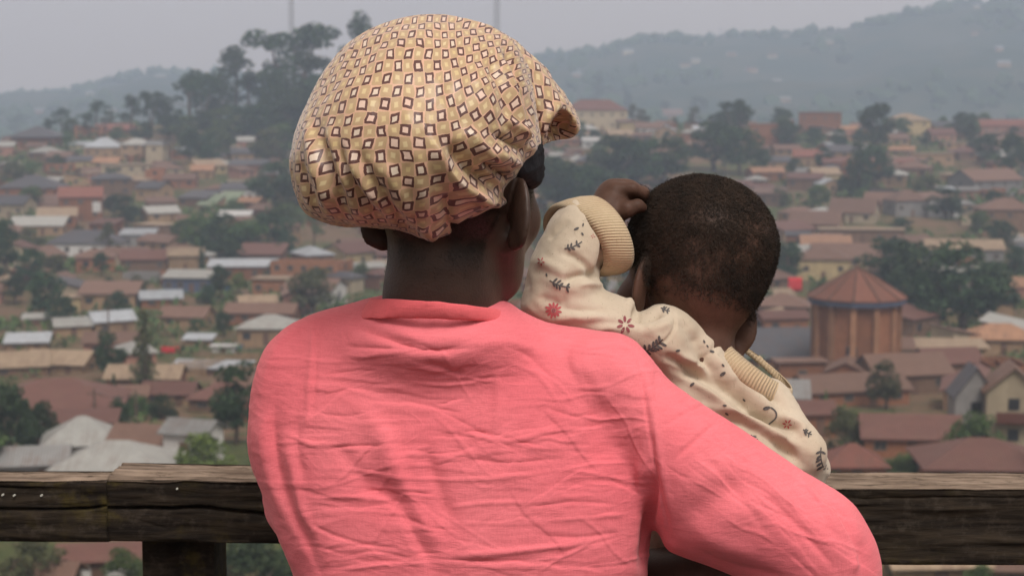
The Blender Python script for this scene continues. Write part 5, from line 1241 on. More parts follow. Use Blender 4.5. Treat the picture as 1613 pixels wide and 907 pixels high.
def leaf_cloud(clumps, per, size, r, flat=0.7):
    V = []; k = 0
    for (c, rad) in clumps:
        n = int(per*max(.3, rad/1.5)**2)
        u = r.normal(size=(n, 3)); u /= np.linalg.norm(u, axis=1, keepdims=True)
        p = np.array(c) + u*(rad*(0.55 + 0.5*r.random((n, 1))**.5))*np.array([1, 1, flat])
        a = r.normal(size=(n, 3)); a /= np.linalg.norm(a, axis=1, keepdims=True); b = np.cross(a, r.normal(size=(n, 3))); b /= np.linalg.norm(b, axis=1, keepdims=True)
        s = size*(0.6 + 0.8*r.random((n, 1)))
        V.append(np.stack([p - a*s, p + b*s*.55, p + a*s, p - b*s*.55], 1).reshape(-1, 3))
    v = np.concatenate(V); f = np.arange(len(v)).reshape(-1, 4); return v, f
def tree_mesh(kind, var):
    """height 10 m prototypes: crown and trunk meshes"""
    key = (kind, var)
    if key in TREE_ME: return TREE_ME[key]
    r = np.random.default_rng(hash((kind, var)) % 1000 if False else sum(map(ord, kind))*7 + var); mb = MB(); cl = []
    if kind == 'bushy':                        # broad mango or avocado
        mb.tube([(0,0,-.8), (.1,0,1.2), (.15,.1,2.6)], [.42, .34, .26], 7)
        for k in range(6):
            a = k*1.05 + r.random(); L = 2.2 + r.random()*1.2; mb.tube([(.15,.1,2.2), (math.cos(a)*L*.5, math.sin(a)*L*.5, 3.8), (math.cos(a)*L, math.sin(a)*L, 5.6+r.random())], [.2, .13, .05], 5)
        for k in range(34):
            a, q, z = r.random()*6.28, 3.5*math.sqrt(r.random()), r.random(); h = 2.8 + 6.4*z; w = math.sqrt(max(.05, 1-((h-5.2)/4.8)**2)); cl.append(((math.cos(a)*q*w, math.sin(a)*q*w, h), .75 + .85*r.random()))
        v, f = leaf_cloud(cl, 120, .30, r)
    elif kind == 'tall':                       # eucalyptus: bare stem, rounded plates of foliage with gaps
        mb.tube([(0,0,-.8), (.1,0,3), (0,.15,6), (.1,.1,9)], [.26, .2, .14, .06], 7)
        for k in range(9):
            a = r.random()*6.28; z = 4.2 + 5*k/9; L = (.8 + 1.3*r.random())*(1.25 - .08*k); e = (math.cos(a)*L, math.sin(a)*L, z + .9)
            mb.tube([(.05,.05,z-.4), (math.cos(a)*L*.5, math.sin(a)*L*.5, z+.3), e], [.10, .07, .03], 5); cl.append((e, .6 + .45*r.random())); cl.append(((e[0]*.55, e[1]*.55, e[2]+.35), .5 + .3*r.random()))
        cl += [((0, 0, 9.2), .8), ((.3, .2, 8.4), .8)]
        v, f = leaf_cloud(cl, 210, .21, r, .75)
    elif kind == 'spread':                     # several stems, wide flat plates on top
        for k in range(4):
            a = k*1.6 + r.random(); x, y = math.cos(a)*(1+r.random()), math.sin(a)*(1+r.random()); z = 7.6 + 1.6*r.random()
            mb.tube([(x*.1, y*.1, -.8), (x*.4, y*.4, 3), (x, y, 6), (x*1.3, y*1.3, z)], [.24, .2, .13, .05], 6)
            for j in range(6): cl.append(((x*1.3 + r.normal()*.8, y*1.3 + r.normal()*.8, z - abs(r.normal())*.8), .6 + .5*r.random()))
            for j in range(3): cl.append(((x*.9 + r.normal()*.7, y*.9 + r.normal()*.7, 4.3 + r.random()*2.2), .5 + .45*r.random()))
        v, f = leaf_cloud(cl, 190, .22, r, .65)
    elif kind == 'column':                     # cypress-like
        mb.tube([(0,0,-.8), (0,0,5), (0,0,9.4)], [.22, .13, .04], 6)
        for k in range(26):
            z = 1.2 + 8.4*k/26; w = 1.15*math.sin(min(1, (10.2-z)/7.5)*1.5)*(.75+.5*r.random()); a = r.random()*6.28; cl.append(((math.cos(a)*w*.55, math.sin(a)*w*.55, z), .35 + .55*w*.7))
        v, f = leaf_cloud(cl, 190, .22, r, 1.0)
    elif kind == 'shrub':                      # dense from the ground
        for k in range(5): a = k*1.3; mb.tube([(0,0,-.6), (math.cos(a)*1.0, math.sin(a)*1.0, 3), (math.cos(a)*2.2, math.sin(a)*2.2, 6)], [.2, .13, .05], 5)
        for k in range(40):
            a, q, z = r.random()*6.28, 5.2*math.sqrt(r.random()), r.random(); h = .6 + 8.6*z; w = math.sqrt(max(.04, 1-(h/9.8)**2)); cl.append(((math.cos(a)*q*w, math.sin(a)*q*w, h), .9 + .9*r.random()))
        v, f = leaf_cloud(cl, 105, .32, r, .9)
    elif kind == 'banana':
        mb.tube([(0,0,-.8), (.1,0,2.6), (.2,.1,5)], [.5, .42, .3], 7); V = []; Fq = []
        for k in range(16):
            a = k*2.4 + r.random()*.4; el = .35 + 1.0*r.random(); L = 3.6 + 1.8*r.random(); wd = .75; p = np.array([.2, .1, 4.8]); s = np.array([-math.sin(a), math.cos(a), 0]); b0 = len(V)
            for j in range(6):
                w = wd*math.sin(.3 + 2.7*j/5); V += [tuple(p - s*w + np.array([0, 0, -.15])), tuple(p), tuple(p + s*w + np.array([0, 0, -.15]))]
                p = p + np.array([math.cos(a)*math.cos(el), math.sin(a)*math.cos(el), math.sin(el)])*L/5; el -= .42
            for j in range(5): Fq += [(b0+3*j, b0+3*j+1, b0+3*j+4, b0+3*j+3), (b0+3*j+1, b0+3*j+2, b0+3*j+5, b0+3*j+4)]
        v, f = np.array(V), np.array(Fq)
    tm = bpy.data.meshes.new('trunk'); tm.from_pydata(mb.v, [], mb.f); tm.polygons.foreach_set('use_smooth', np.ones(len(tm.polygons), bool)); tm.materials.append(M_TRUNK)
    cm = mesh_np('crown', v, f, False); cm.materials.append(ML['dark']); TREE_ME[key] = (tm, cm); return tm, cm
TREES = []
NAMES = {'bushy': 'tree', 'tall': 'eucalyptus_tree', 'spread': 'eucalyptus_tree', 'column': 'cypress_tree', 'shrub': 'bush', 'banana': 'banana_plant'}
def tree(pos, h, kind, col, label=None, wide=1.0, group='trees across the valley town'):
    n = NAMES[kind]; root = thing(n, pos, label, n.replace('_', ' ').split()[-1] if n != 'tree' else 'tree', group, random.random()*6.28)
    for me, nm in zip(tree_mesh(kind, random.randrange(3)), ('trunk', 'crown')):
        o = bpy.data.objects.new(nm, me); COL.objects.link(o); o.parent = root; s = h/10; o.scale = (s*wide, s*wide, s)
        if nm == 'crown': o.material_slots[0].link = 'OBJECT'; o.material_slots[0].material = ML[col]
    TREES.append((root, kind, col, h)); OCC.append((pos[0], pos[1], h*.18*wide)); return root
def T(px, py, hpx, kind, col, label, wide=1.0, land=None, Y=None):
    g = ground_at(px, py) if Y is None else pos_at(px, Y)
    if g is None: g = pos_at(px, 820)
    r = tree(g, hpx*g[1]/FP, kind, col, label, wide)
    if land: LAND.append((px, py - hpx*.5, land))
    EXB.append((px-hpx*.3, px+hpx*.3, py-hpx, py-4, g[1]))
    return r
# knoll and skyline on the left
T(462, 205, 172, 'spread', 'dark', 'tallest eucalyptus on the knoll, beside the bonnet', 1.15, 'the tallest knoll tree')
T(492, 215, 130, 'bushy', 'dark', 'dense dark tree under the tallest knoll eucalyptus', .8)
T(430, 212, 100, 'bushy', 'dark', 'round dark tree at the foot of the tallest knoll eucalyptus', .9)
T(372, 196, 118, 'tall', 'dark', 'slim eucalyptus with a rounded top, second tallest on the knoll', 1.5, 'the slim knoll tree')
T(393, 200, 84, 'tall', 'dark', 'thin eucalyptus between the two tallest knoll trees', 1.5)
T(345, 205, 86, 'bushy', 'dark', 'dark tree on the knoll left of the slim eucalyptus', .7); T(318, 208, 98, 'spread', 'dark', 'spreading eucalyptus at the left of the knoll', .8); T(300, 205, 90, 'tall', 'dark', 'narrow eucalyptus at the left end of the knoll', 1.6)
T(238, 215, 78, 'spread', 'dark', 'broad dark tree on the skyline left of the knoll', .8, 'the broad skyline tree'); T(207, 214, 62, 'tall', 'dark', 'small tree with a round tuft left of the broad skyline tree', 1.2)
T(258, 212, 56, 'bushy', 'dark', 'low dark tree right of the broad skyline tree', .8); T(280, 212, 40, 'bushy', 'dark', 'small bushy tree between knoll and broad skyline tree', .9)
T(153, 208, 48, 'tall', 'dark', 'oval tree alone on the left skyline', 2.2, 'the lone oval tree'); T(98, 218, 46, 'tall', 'dark', 'right of two slim trees beside the dark pavilion', 1.6); T(76, 222, 36, 'bushy', 'dark', 'left of two trees beside the dark pavilion', .6); T(30, 222, 38, 'tall', 'dark', 'small tree at the far left behind the dark pavilion', 1.7)
T(565, 200, 172, 'tall', 'dark', 'thin tall eucalyptus peeking above the left of the bonnet', .9); T(420, 262, 60, 'bushy', 'olive', 'olive tree on the slope beside the bonnet', 1.2); T(340, 240, 40, 'bushy', 'mid', 'green tree at the foot of the knoll', 1.5); T(385, 222, 40, 'bushy', 'olive', 'olive bush under the tallest knoll eucalyptus', 1.7)
T(300, 262, 58, 'bushy', 'dark', 'tree on the left slope right of the narrow cream tower house', .9); T(330, 262, 50, 'bushy', 'dark', 'dark tree above the slate roofed brick house', .9)
for i, (px, py, h, k, c) in enumerate([(268, 222, 42, 'bushy', 'dark'), (292, 228, 46, 'bushy', 'mid'), (322, 224, 50, 'bushy', 'dark'), (352, 226, 56, 'bushy', 'mid'), (378, 218, 52, 'bushy', 'dark'), (405, 226, 62, 'bushy', 'dark'), (448, 222, 84, 'bushy', 'dark'), (478, 232, 96, 'bushy', 'dark'), (510, 225, 110, 'bushy', 'dark'), (300, 245, 40, 'bushy', 'dark'), (355, 252, 40, 'bushy', 'mid'), (445, 250, 56, 'bushy', 'mid'), (485, 262, 70, 'bushy', 'dark'), (225, 228, 36, 'bushy', 'dark'), (185, 225, 26, 'bushy', 'mid')]):
    T(px, py, h, k, c, ['low dark tree at the left foot of the knoll', 'green tree low on the left flank of the knoll', 'dark round tree under the spreading knoll eucalyptus', 'green tree below the slim knoll eucalyptus', 'dark tree filling the gap below the slim eucalyptus', 'dark tree between slim and tallest eucalyptus', 'bulky dark tree under the tallest eucalyptus crown', 'wide dark tree right under the tallest eucalyptus', 'dark tree half hidden by the bonnet on the knoll', 'dark tree on the slope right of the cream tower house', 'green tree above the slate roofed brick house', 'green tree on the knoll slope beside the bonnet', 'dark tree on the knoll slope hidden by the bonnet edge', 'dark bushy tree below the broad skyline tree', 'small green tree near the low red crest house'][i], 1.25)
# left, middle distance
T(430, 330, 76, 'bushy', 'dark', 'dark tree touching the left edge of the bonnet', 1.30, 'the bonnet-edge tree'); T(460, 345, 72, 'bushy', 'dark', 'bushy tree just below the left of the bonnet', 1.17)
T(200, 360, 54, 'bushy', 'dark', 'round tree right of the tall red roofed house', .9); T(180, 345, 40, 'bushy', 'dark', 'small tree right beside the tall red roofed house', .9); T(290, 395, 52, 'bushy', 'mid', 'green tree above the tan gable house', .9); T(320, 410, 74, 'bushy', 'mid', 'green tree left of the white corrugated roof', 1.17)
T(355, 412, 77, 'bushy', 'dark', 'left tree of the row behind the white corrugated roof', 1.17, 'the workshop tree row'); T(390, 412, 67, 'bushy', 'mid', 'middle tree of the row behind the white corrugated roof', 1.30); T(425, 410, 77, 'bushy', 'dark', 'right tree of the row behind the white corrugated roof', 1.30); T(450, 412, 50, 'bushy', 'dark', 'end tree above the unfinished brick building', 1.0)
T(348, 472, 56, 'bushy', 'dark', 'dark round tree right of the blue shop', .8); T(376, 462, 34, 'bushy', 'bright', 'small light green tree right of the blue shop', .9); T(8, 440, 96, 'bushy', 'dark', 'big dark tree at the left edge halfway up', .7, 'the big edge tree'); T(50, 450, 62, 'bushy', 'dark', 'dark tree left of the white gabled house', .9); T(88, 440, 40, 'bushy', 'olive', 'olive tree below the white gabled house', 1.3)
T(25, 480, 50, 'bushy', 'dark', 'dark leafy tree at the left edge below the big one', 1.0); T(160, 436, 40, 'bushy', 'dark', 'round tree under the white gabled house', .8); T(352, 532, 44, 'bushy', 'dark', 'rounded tree above the white kiosk', .8); T(310, 528, 28, 'bushy', 'mid', 'low green tree left of the rounded one above the kiosk', 1.3)
T(230, 632, 156, 'column', 'olive', 'thin tall olive green tree left of the silver shed', 1.0, 'the thin tall tree'); T(174, 600, 80, 'bushy', 'dark', 'dark leafy tree left of the thin tall one', .8); T(180, 645, 60, 'column', 'dark', 'narrow tree below the dark leafy tree', .9); T(372, 700, 132, 'bushy', 'dark', 'big dark tree close to her left shoulder', .85, 'the dark shoulder tree')
T(330, 765, 86, 'shrub', 'bright', 'bright green bush standing behind the left rail', 1.25, 'the bright green bush'); T(10, 720, 116, 'shrub', 'dark', 'dark leafy tree at the far left below the maroon roof', .9, 'the far left tree'); T(60, 705, 74, 'shrub', 'dark', 'lower dark bush right of the far left tree', .9); T(215, 655, 36, 'shrub', 'mid', 'green bush under the thin tall tree', 1.3); T(255, 660, 40, 'shrub', 'dark', 'dark bush right of the thin tall tree foot', 1.2); T(190, 668, 44, 'shrub', 'dark', 'dark bush beside the broad maroon roof', .9)
T(15, 760, 30, 'shrub', 'bright', 'light green bush at the left above the rail', 1.2); T(30, 760, 50, 'column', 'olive', 'thin sapling in front of the grey roof at bottom left', .7)
T(60, 930, 90, 'shrub', 'olive', 'olive bush seen under the left rail', 1.3); T(200, 930, 70, 'shrub', 'mid', 'green bush seen under the rail beside the post', 1.0); T(400, 960, 110, 'shrub', 'dark', 'dark bush under the rail right of the post', 1.6); T(455, 930, 70, 'shrub', 'mid', 'green bush under the rail beside the pink shirt', 1.0)
# right
T(943, 170, 60, 'column', 'dark', 'slim dark tree behind the long cream school', 1.6, 'the slim school tree'); T(918, 172, 20, 'bushy', 'dark', 'small tree left behind the school roof', 1.0); T(988, 178, 34, 'bushy', 'dark', 'small dark tree at the right end of the school', .6); T(1048, 180, 22, 'bushy', 'dark', 'small round tree on the right crest', 1.0); T(1100, 182, 30, 'bushy', 'dark', 'round dark tree left of the bare brick block', 1.38)
T(1160, 232, 80, 'spread', 'dark', 'tall dark tree left of the bare brick block', 1.00, 'the ridge trees'); T(1140, 225, 51, 'bushy', 'dark', 'bushy tree among the ridge trees', 1.43); T(1125, 270, 80, 'bushy', 'dark', 'dark leafy tree below the ridge trees', 1.43); T(1165, 275, 76, 'bushy', 'dark', 'dark leafy tree under the bare brick block', 1.25)
T(965, 302, 89, 'bushy', 'dark', 'left of the dark trees right of the bonnet', 1.54, 'the bonnet-side trees'); T(1005, 300, 81, 'bushy', 'dark', 'second of the dark trees right of the bonnet', 1.54); T(1045, 292, 76, 'bushy', 'dark', 'third of the dark trees right of the bonnet', 1.54); T(880, 345, 99, 'bushy', 'dark', 'dark tree behind the little fist', 1.40); T(925, 345, 86, 'bushy', 'dark', 'big dark tree above the little fist', 1.68); T(870, 405, 66, 'shrub', 'mid', 'green tree behind her right ear', .9)
T(1378, 248, 86, 'bushy', 'dark', 'tall dark tree crowning the right slope', 0.96, 'the tall dark tree'); T(1352, 312, 92, 'column', 'dark', 'dense dark column tree below the crowning tree', 2.0); T(1376, 300, 73, 'bushy', 'dark', 'dark tree at the right of the dense column tree', 1.04); T(1280, 235, 34, 'bushy', 'dark', 'dark bush in front of the red brick box', 1.2); T(1240, 240, 51, 'bushy', 'dark', 'dark tree right of the bare brick block', 1.12); T(1512, 222, 46, 'bushy', 'dark', 'grey green tree right of the yellow crest house', .8)
T(1555, 262, 52, 'bushy', 'dark', 'dark tree at the right, high on the slope', 1.0); T(1592, 285, 76, 'bushy', 'dark', 'dark tree at the right edge above the gable', .8, 'the right edge tree'); T(1530, 245, 60, 'column', 'dark', 'pale tall tree on the slope at the right', 1.6); T(1460, 318, 44, 'bushy', 'olive', 'olive tree right of the terrace houses', 1.3); T(1490, 345, 50, 'bushy', 'dark', 'dark bushy tree below the right edge gable', 1.5); T(1290, 330, 40, 'bushy', 'mid', 'green tree above the stepped rust roofs', 1.2); T(1420, 372, 30, 'bushy', 'dark', 'dark bush in front of the verandah house', 1.5)
T(1240, 448, 70, 'bushy', 'dark', 'dark tree beside the back of the baby head', .9, 'the head-side dark tree'); T(1400, 470, 96, 'bushy', 'dark', 'left of the big dark trees behind the brick tower', 1.35, 'the big dark trees'); T(1452, 515, 134, 'bushy', 'dark', 'middle of the big dark trees behind the brick tower', 1.15); T(1515, 525, 143, 'bushy', 'dark', 'largest of the big dark trees behind the brick tower', 1.28); T(1560, 510, 101, 'bushy', 'dark', 'right of the big dark trees behind the brick tower', 1.08); T(1600, 445, 60, 'bushy', 'dark', 'dark tree at the right edge above the orange roof', .8)
T(1395, 645, 78, 'bushy', 'olive', 'round olive tree in front of the brick tower', .95, 'the round olive tree'); T(1335, 715, 74, 'shrub', 'olive', 'olive bush right of the sweater', .9); T(1300, 660, 50, 'column', 'bright', 'thin light green sapling right of the sweater', .8); T(1530, 722, 76, 'shrub', 'mid', 'thick green bush before the grey gable house', 1.3, 'the thick green bush'); T(1425, 742, 30, 'shrub', 'mid', 'low green hedge above the right rail', 2.2); T(1190, 592, 50, 'banana', 'mid', 'banana plant beside the baby right ear', 1.1, 'the banana plant')
T(1330, 935, 60, 'shrub', 'mid', 'green bush under the right rail beside the sleeve', 1.3); T(1540, 935, 50, 'shrub', 'mid', 'green bush under the right rail at the corner', 1.2)

# ---------------------------------------------------------------- masts, fence, cloths, tanks, poles, wires
M_STEEL = simple('galvanised_steel', (0.22, 0.22, 0.23), (0.3, 0.3, 0.3), 1.0, 0.6, 0); M_WIRE = simple('black_cable', (0.015, 0.015, 0.016), (0.02, 0.02, 0.02), 1.0, 0.6, 0)
def mast(px, Y, ptop, label, w=4.0):
    g = pos_at(px, Y); top = P(px, ptop, Y)[2]; h = top - g[2]; root = thing('radio_mast', g, label, 'mast', 'radio masts on the skyline')
    for sx, sy in ((-1, -.6), (1, -.6), (0, 1.1)):
        mb = MB(); mb.tube([(sx*w/2, sy*w/2, -1), (sx*w/4, sy*w/4, h)], [.30, .22], 5); mb.build('leg', M_STEEL, root)
    mb = MB(); n = int(h/2.2); c = [(-1, -.6), (1, -.6), (0, 1.1)]
    for i in range(n):
        for k in range(3):
            a, b = c[k], c[(k+1) % 3]; z0, z1 = i/n*h, (i+1)/n*h; w0, w1 = w/2 - w/4*i/n, w/2 - w/4*(i+1)/n
            if i % 2: a, b = b, a
            mb.tube([(a[0]*w0, a[1]*w0, z0), (b[0]*w1, b[1]*w1, z1)], .12, 4)
    o = mb.build('lattice', M_STEEL, root); return root
mast(463, 1000, -40, 'lattice radio mast rising behind the tallest knoll tree'); mast(783, 1000, -50, 'lattice radio mast rising above the top of the bonnet', 4.8); mast(1132, 2560, 44, 'faint lattice mast on the far right ridge', 6)
def fence(x0, y0, x1, y1, n, label):
    a, b = ground_at(x0, y0), ground_at(x1, y1); root = thing('paling_fence', a, label, 'fence'); L = b-a; r = random.Random(3)
    me = bpy.data.meshes.new('paling'); mb = MB(); mb.box((-.5, -.03, -.5), (.5, .03, 1.0)); me.from_pydata(mb.v, [], mb.f); me.materials.append(MW['tan'])
    for i in range(n):
        p = a + L*(i/n); z = float(terrain(p[0], p[1])) - a[2]; o = inst('paling', me, root, (p[0]-a[0], p[1]-a[1], z), (L[0]/n*.9, 1, 2.3 + r.random()*.5))
    mb = MB(); mb.tube([(0, .08, 1.8), (L[0], L[1]+.08, 1.8 + float(terrain(b[0], b[1])) - a[2])], .06, 4); mb.build('fence_rail', M_TRUNK, root)
fence(248, 604, 412, 580, 48, 'long brown paling fence below the silver shed')
def cloth(px, py, wpx, hpx, m, label, nm='hanging_cloth', cat='cloth'):
    g = ground_at(px, py); s = g[1]/FP; w, h = wpx*s, hpx*s; root = thing(nm, g, label, cat)
    for x in (-w/2, w/2): mb = MB(); mb.tube([(x, 0, -.3), (x, 0, h+.6)], .05, 5); mb.build('pole', M_TRUNK, root)
    v, f = [], []; n = 10
    for i in range(n+1):
        for j in range(5): x = -w/2 + w*i/n; z = .5 + h*j/4; v.append((x, .18*math.sin(i*1.7)*(1-j/5), z - .10*math.sin(math.pi*i/n)))
    f = [(i*5+j, (i+1)*5+j, (i+1)*5+j+1, i*5+j+1) for i in range(n) for j in range(4)]; o = new_obj('sheet', mesh_np('sheet', v, f), m, root); md = o.modifiers.new('t', 'SOLIDIFY'); md.thickness = .03
M_RED = simple('red_cloth', (0.55, 0.035, 0.04), (0.45, 0.03, 0.035), 2.0, 0.9, 0.1); M_BLU = simple('blue_sheet', (0.06, 0.14, 0.42), (0.07, 0.17, 0.5), 2.0, 0.8, 0.1); M_ORG = simple('orange_cloth', (0.65, 0.11, 0.05), (0.55, 0.09, 0.045), 2.0, 0.9, 0.1)
cloth(1252, 462, 22, 22, M_RED, 'bright red cloth hanging beside the baby head'); cloth(1475, 528, 26, 8, M_ORG, 'orange red awning under the big dark trees', 'awning', 'awning'); cloth(268, 560, 30, 10, M_RED, 'red awning left of the silver shed', 'awning', 'awning'); cloth(374, 554, 16, 7, M_BLU, 'blue sheet at the end of the silver shed'); cloth(356, 462, 10, 9, M_BLU, 'small blue sheet right of the blue shop')
def tank(px, py, wpx, m, label):
    g = ground_at(px, py); s = g[1]/FP; R = wpx*s/2; root = thing('water_tank', g, label, 'tank'); v = []; n = 16; prof = [(0, 0), (1, 0), (1.03, .25), (1, .3), (1.03, .6), (1, .65), (1.03, .95), (.95, 1.1), (.4, 1.35), (.3, 1.36), (.3, 1.5), (0, 1.5)]
    for r0, z in prof:
        for k in range(n): v.append((R*r0*math.cos(6.2832*k/n), R*r0*math.sin(6.2832*k/n), .3 + z*R*1.5))
    f = [(i*n+k, i*n+(k+1) % n, (i+1)*n+(k+1) % n, (i+1)*n+k) for i in range(len(prof)-1) for k in range(n)]; new_obj('barrel', mesh_np('barrel', v, f), m, root)
    mb = MB(); mb.box((-R*1.1, -R*1.1, -1), (R*1.1, R*1.1, .28)); mb.build('base', MW['grey'], root)
tank(231, 420, 14, M_ORG, 'round orange red water tank on the pale compound'); tank(1372, 708, 20, MR['silver'], 'pale blue grey water drum beside the olive bush')
def pole(px, py, hpx, label):
    g = ground_at(px, py); h = hpx*g[1]/FP; root = thing('utility_pole', g, label, 'pole', 'utility poles in the town'); mb = MB(); mb.tube([(0, 0, -.5), (0, 0, h)], [.16, .11], 7); mb.build('shaft', M_TRUNK, root); mb = MB(); mb.box((-.9, -.06, h-.7), (.9, .06, h-.55)); mb.build('crossarm', M_TRUNK, root); return g + np.array([0, 0, h-.5])
p1 = pole(172, 545, 64, 'wooden pole left of the white kiosk'); p2 = pole(150, 668, 58, 'wooden pole in front of the broad maroon roof'); p3 = pole(215, 668, 56, 'wooden pole beside the thin tall tree'); p4 = pole(1108, 190, 26, 'wooden pole on the right crest')
def wire(a, b, sag, r, label):
    pts = [a + (b-a)*t + np.array([0, 0, -sag*4*t*(1-t)]) for t in np.linspace(0, 1, 24)]; mb = MB(); o0 = np.array(pts[0]); mb.tube([p - o0 for p in pts], r, 5); o = mb.build('power_line', M_WIRE); o.location = o0; tag(o, label, 'wire')
wire(p2, p3, .5, .03, 'thin wire between the poles by the broad maroon roof'); wire(P(230, 846, 24), P(700, 985, 20), .15, .011, 'thin dark wire crossing under the left rail')

# ---------------------------------------------------------------- more of the town, dense as it is
def free(x, y, rad):
    return all((x-a)**2 + (y-b)**2 > (rad+c)**2*.50 for a, b, c in OCC)
def blocks(p, w, h, lim=.36):                          # would it hide much of a named thing behind it?
    gx, gy, gd = w2p(p); s = FP/p[1]; a0, a1, b0, b1 = gx-w*s/2, gx+w*s/2, gy-h*s, gy
    for x0, x1, y0, y1, Y in EXB:
        if Y > p[1]-2:
            ov = max(0, min(a1, x1)-max(a0, x0))*max(0, min(b1, y1)-max(b0, y0))
            if ov > lim*(x1-x0)*(y1-y0): return True
    return False
rr = random.Random(21); nh = 0
roofs = ['rust-brown']*6 + ['brown']*5 + ['maroon']*4 + ['tan']*3 + ['grey']*2 + ['pale grey']*3 + ['silver'] + ['slate']*3 + ['rust-brown']*3 + ['orange'] + ['red']
walls = ['brick']*4 + ['tan']*6 + ['mud-brown']*4 + ['cream']*2 + ['white'] + ['grey'] + ['yellow'] + ['pink']
FILL = []; tries = 0; SPEC = []
def spec(p, Y):
    w = rr.uniform(6, 11.5) if Y < 420 else rr.uniform(6, 13); k = rr.choice(['gable']*6 + ['hip']*4 + ['shed']*3 + ['flat'] + ['shell']*(1 if Y > 200 else 0)); rc, wc = rr.choice(roofs), rr.choice(walls)
    if k == 'shell': wc = 'brick'
    if k == 'flat': rc = 'tan'
    h = rr.uniform(2.4, 3.4) if rr.random() < .93 or Y < 350 else rr.uniform(5.0, 6.0)
    return [p, w, w*rr.uniform(.55, .85), h, k, rc, wc, math.radians(rr.uniform(-35, 35) if rr.random() < .6 else rr.uniform(45, 135))]
while len(SPEC) < 620 and tries < 34000:
    tries += 1; Y = 118 + 690*rr.random()**.72; px = rr.uniform(-700, 2300) if tries % 3 == 0 else rr.uniform(-120, 1740); p = pos_at(px, Y); q = spec(p, Y)
    if Y > 720 and 240 < px < 530: continue
    if not free(p[0], p[1], q[1]*.5) or blocks(p, q[1], 4.2, .24): continue
    gx, gy, gd = w2p(p); hid = gx < -30 or gx > 1640 or gy > 930 or (500 < gx < 860 and gy > 150) or (430 < gx < 1010 and gy > 545) or (1010 < gx < 1220 and 300 < gy < 560) or (850 < gx < 1000 and 400 < gy)
    OCC.append((p[0], p[1], q[1]*.5)); SPEC.append((0 if hid else q[1]/Y, q))
SPEC.sort(key=lambda t: -t[0])
for sz, (p, w, d, h, k, rc, wc, rz) in SPEC[:188]:
    OCC.append((p[0], p[1], .1)); r = house(p, w, d, h, k, rc, wc, rz, None, nwin=max(1, int(w/3.2)), storeys=2 if h > 4.5 else 1, detail=p[1] < 260, door=k != 'shell'); FILL.append((r, rc, wc, k, w, h))
def joined_houses(items):                     # the smallest and the outlying ones, past the 300 that show largest
    V, Fc, UV, MI, mats, mi = [], [], [], [], [], {}
    def idx(m):
        if m.name not in mi: mi[m.name] = len(mats); mats.append(m)
        return mi[m.name]
    for p, w, d, h, k, rc, wc, rz in items:
        rise = .22*d if k != 'flat' else 0; M = Matrix.Translation(Vector(p)) @ Matrix.Rotation(rz, 4, 'Z'); parts = [(wall_mesh(k, w, d, h, rise), MW[wc])]
        if k != 'shell': parts.append((roof_mesh(k, w, d, h, rise, .45), MR[rc]))
        mb = MB(); n = max(1, int(w/3.2))
        for i in range(n):
            x = (i+.5)/n*w - w/2; mb.box((x-.45, -d/2-.07, .2 if i == n//2 else 1.1), (x+.45, -d/2+.03, 2.1))
        me = bpy.data.meshes.new('openings'); me.from_pydata(mb.v, [], mb.f); parts.append((me, M_WIN))
        for me, m in parts:
            b0 = len(V); uv = me.attributes.get('roof_uv'); V += [(M @ v.co)[:] for v in me.vertices]; UV += [tuple(q.vector) for q in uv.data] if uv else [(0, 0, 0)]*len(me.vertices)
            for f in me.polygons: Fc.append(tuple(i+b0 for i in f.vertices)); MI.append(idx(m))
            bpy.data.meshes.remove(me)
    me = bpy.data.meshes.new('packed_houses'); me.from_pydata(V, [], Fc); me.polygons.foreach_set('material_index', MI); me.update(); set_attr(me, 'roof_uv', UV)
    tag(new_obj('packed_houses', me, mats), 'many more small houses packed along the far slopes', 'houses', kind='stuff')
joined_houses([q for _, q in SPEC[188:]])
nt = 0; tries = 0; FT = []
while nt < 285 and tries < 14000:
    tries += 1; Y = 112 + 720*rr.random()**.8; px = rr.uniform(-230, 1850); p = pos_at(px, Y)
    k = rr.choice(['bushy']*7 + ['shrub']*5 + ['tall'] + ['column'] + ['banana']*(2 if Y < 300 else 0)); h = {'bushy': rr.uniform(6, 11), 'shrub': rr.uniform(3, 6), 'tall': rr.uniform(7, 12), 'column': rr.uniform(6, 11), 'banana': rr.uniform(4, 5.5)}[k]
    if Y > 600 and rr.random() < .4: h *= 1.25
    if not free(p[0], p[1], h*.12) or blocks(p, h*.8, h): continue
    c = rr.choice(['dark']*3 + ['mid']*5 + ['olive']*2) if k != 'banana' else 'mid'; FT.append((tree(p, h, k, c, None, rr.uniform(.85, 1.25)), k, c, h)); nt += 1

# greenery goes on beyond both sides of the picture
for side in (0, 1):
    for _ in range(45):
        Y = 125 + 660*rr.random()**.75; px = rr.uniform(-850, -215) if side == 0 else rr.uniform(1840, 2450); p = pos_at(px, Y); h = rr.uniform(4, 10); k = rr.choice(['bushy', 'bushy', 'shrub', 'column'])
        if not free(p[0], p[1], h*.12): continue
        c = rr.choice(['dark', 'mid', 'olive']); FT.append((tree(p, h, k, c, None, 1.1), k, c, h))

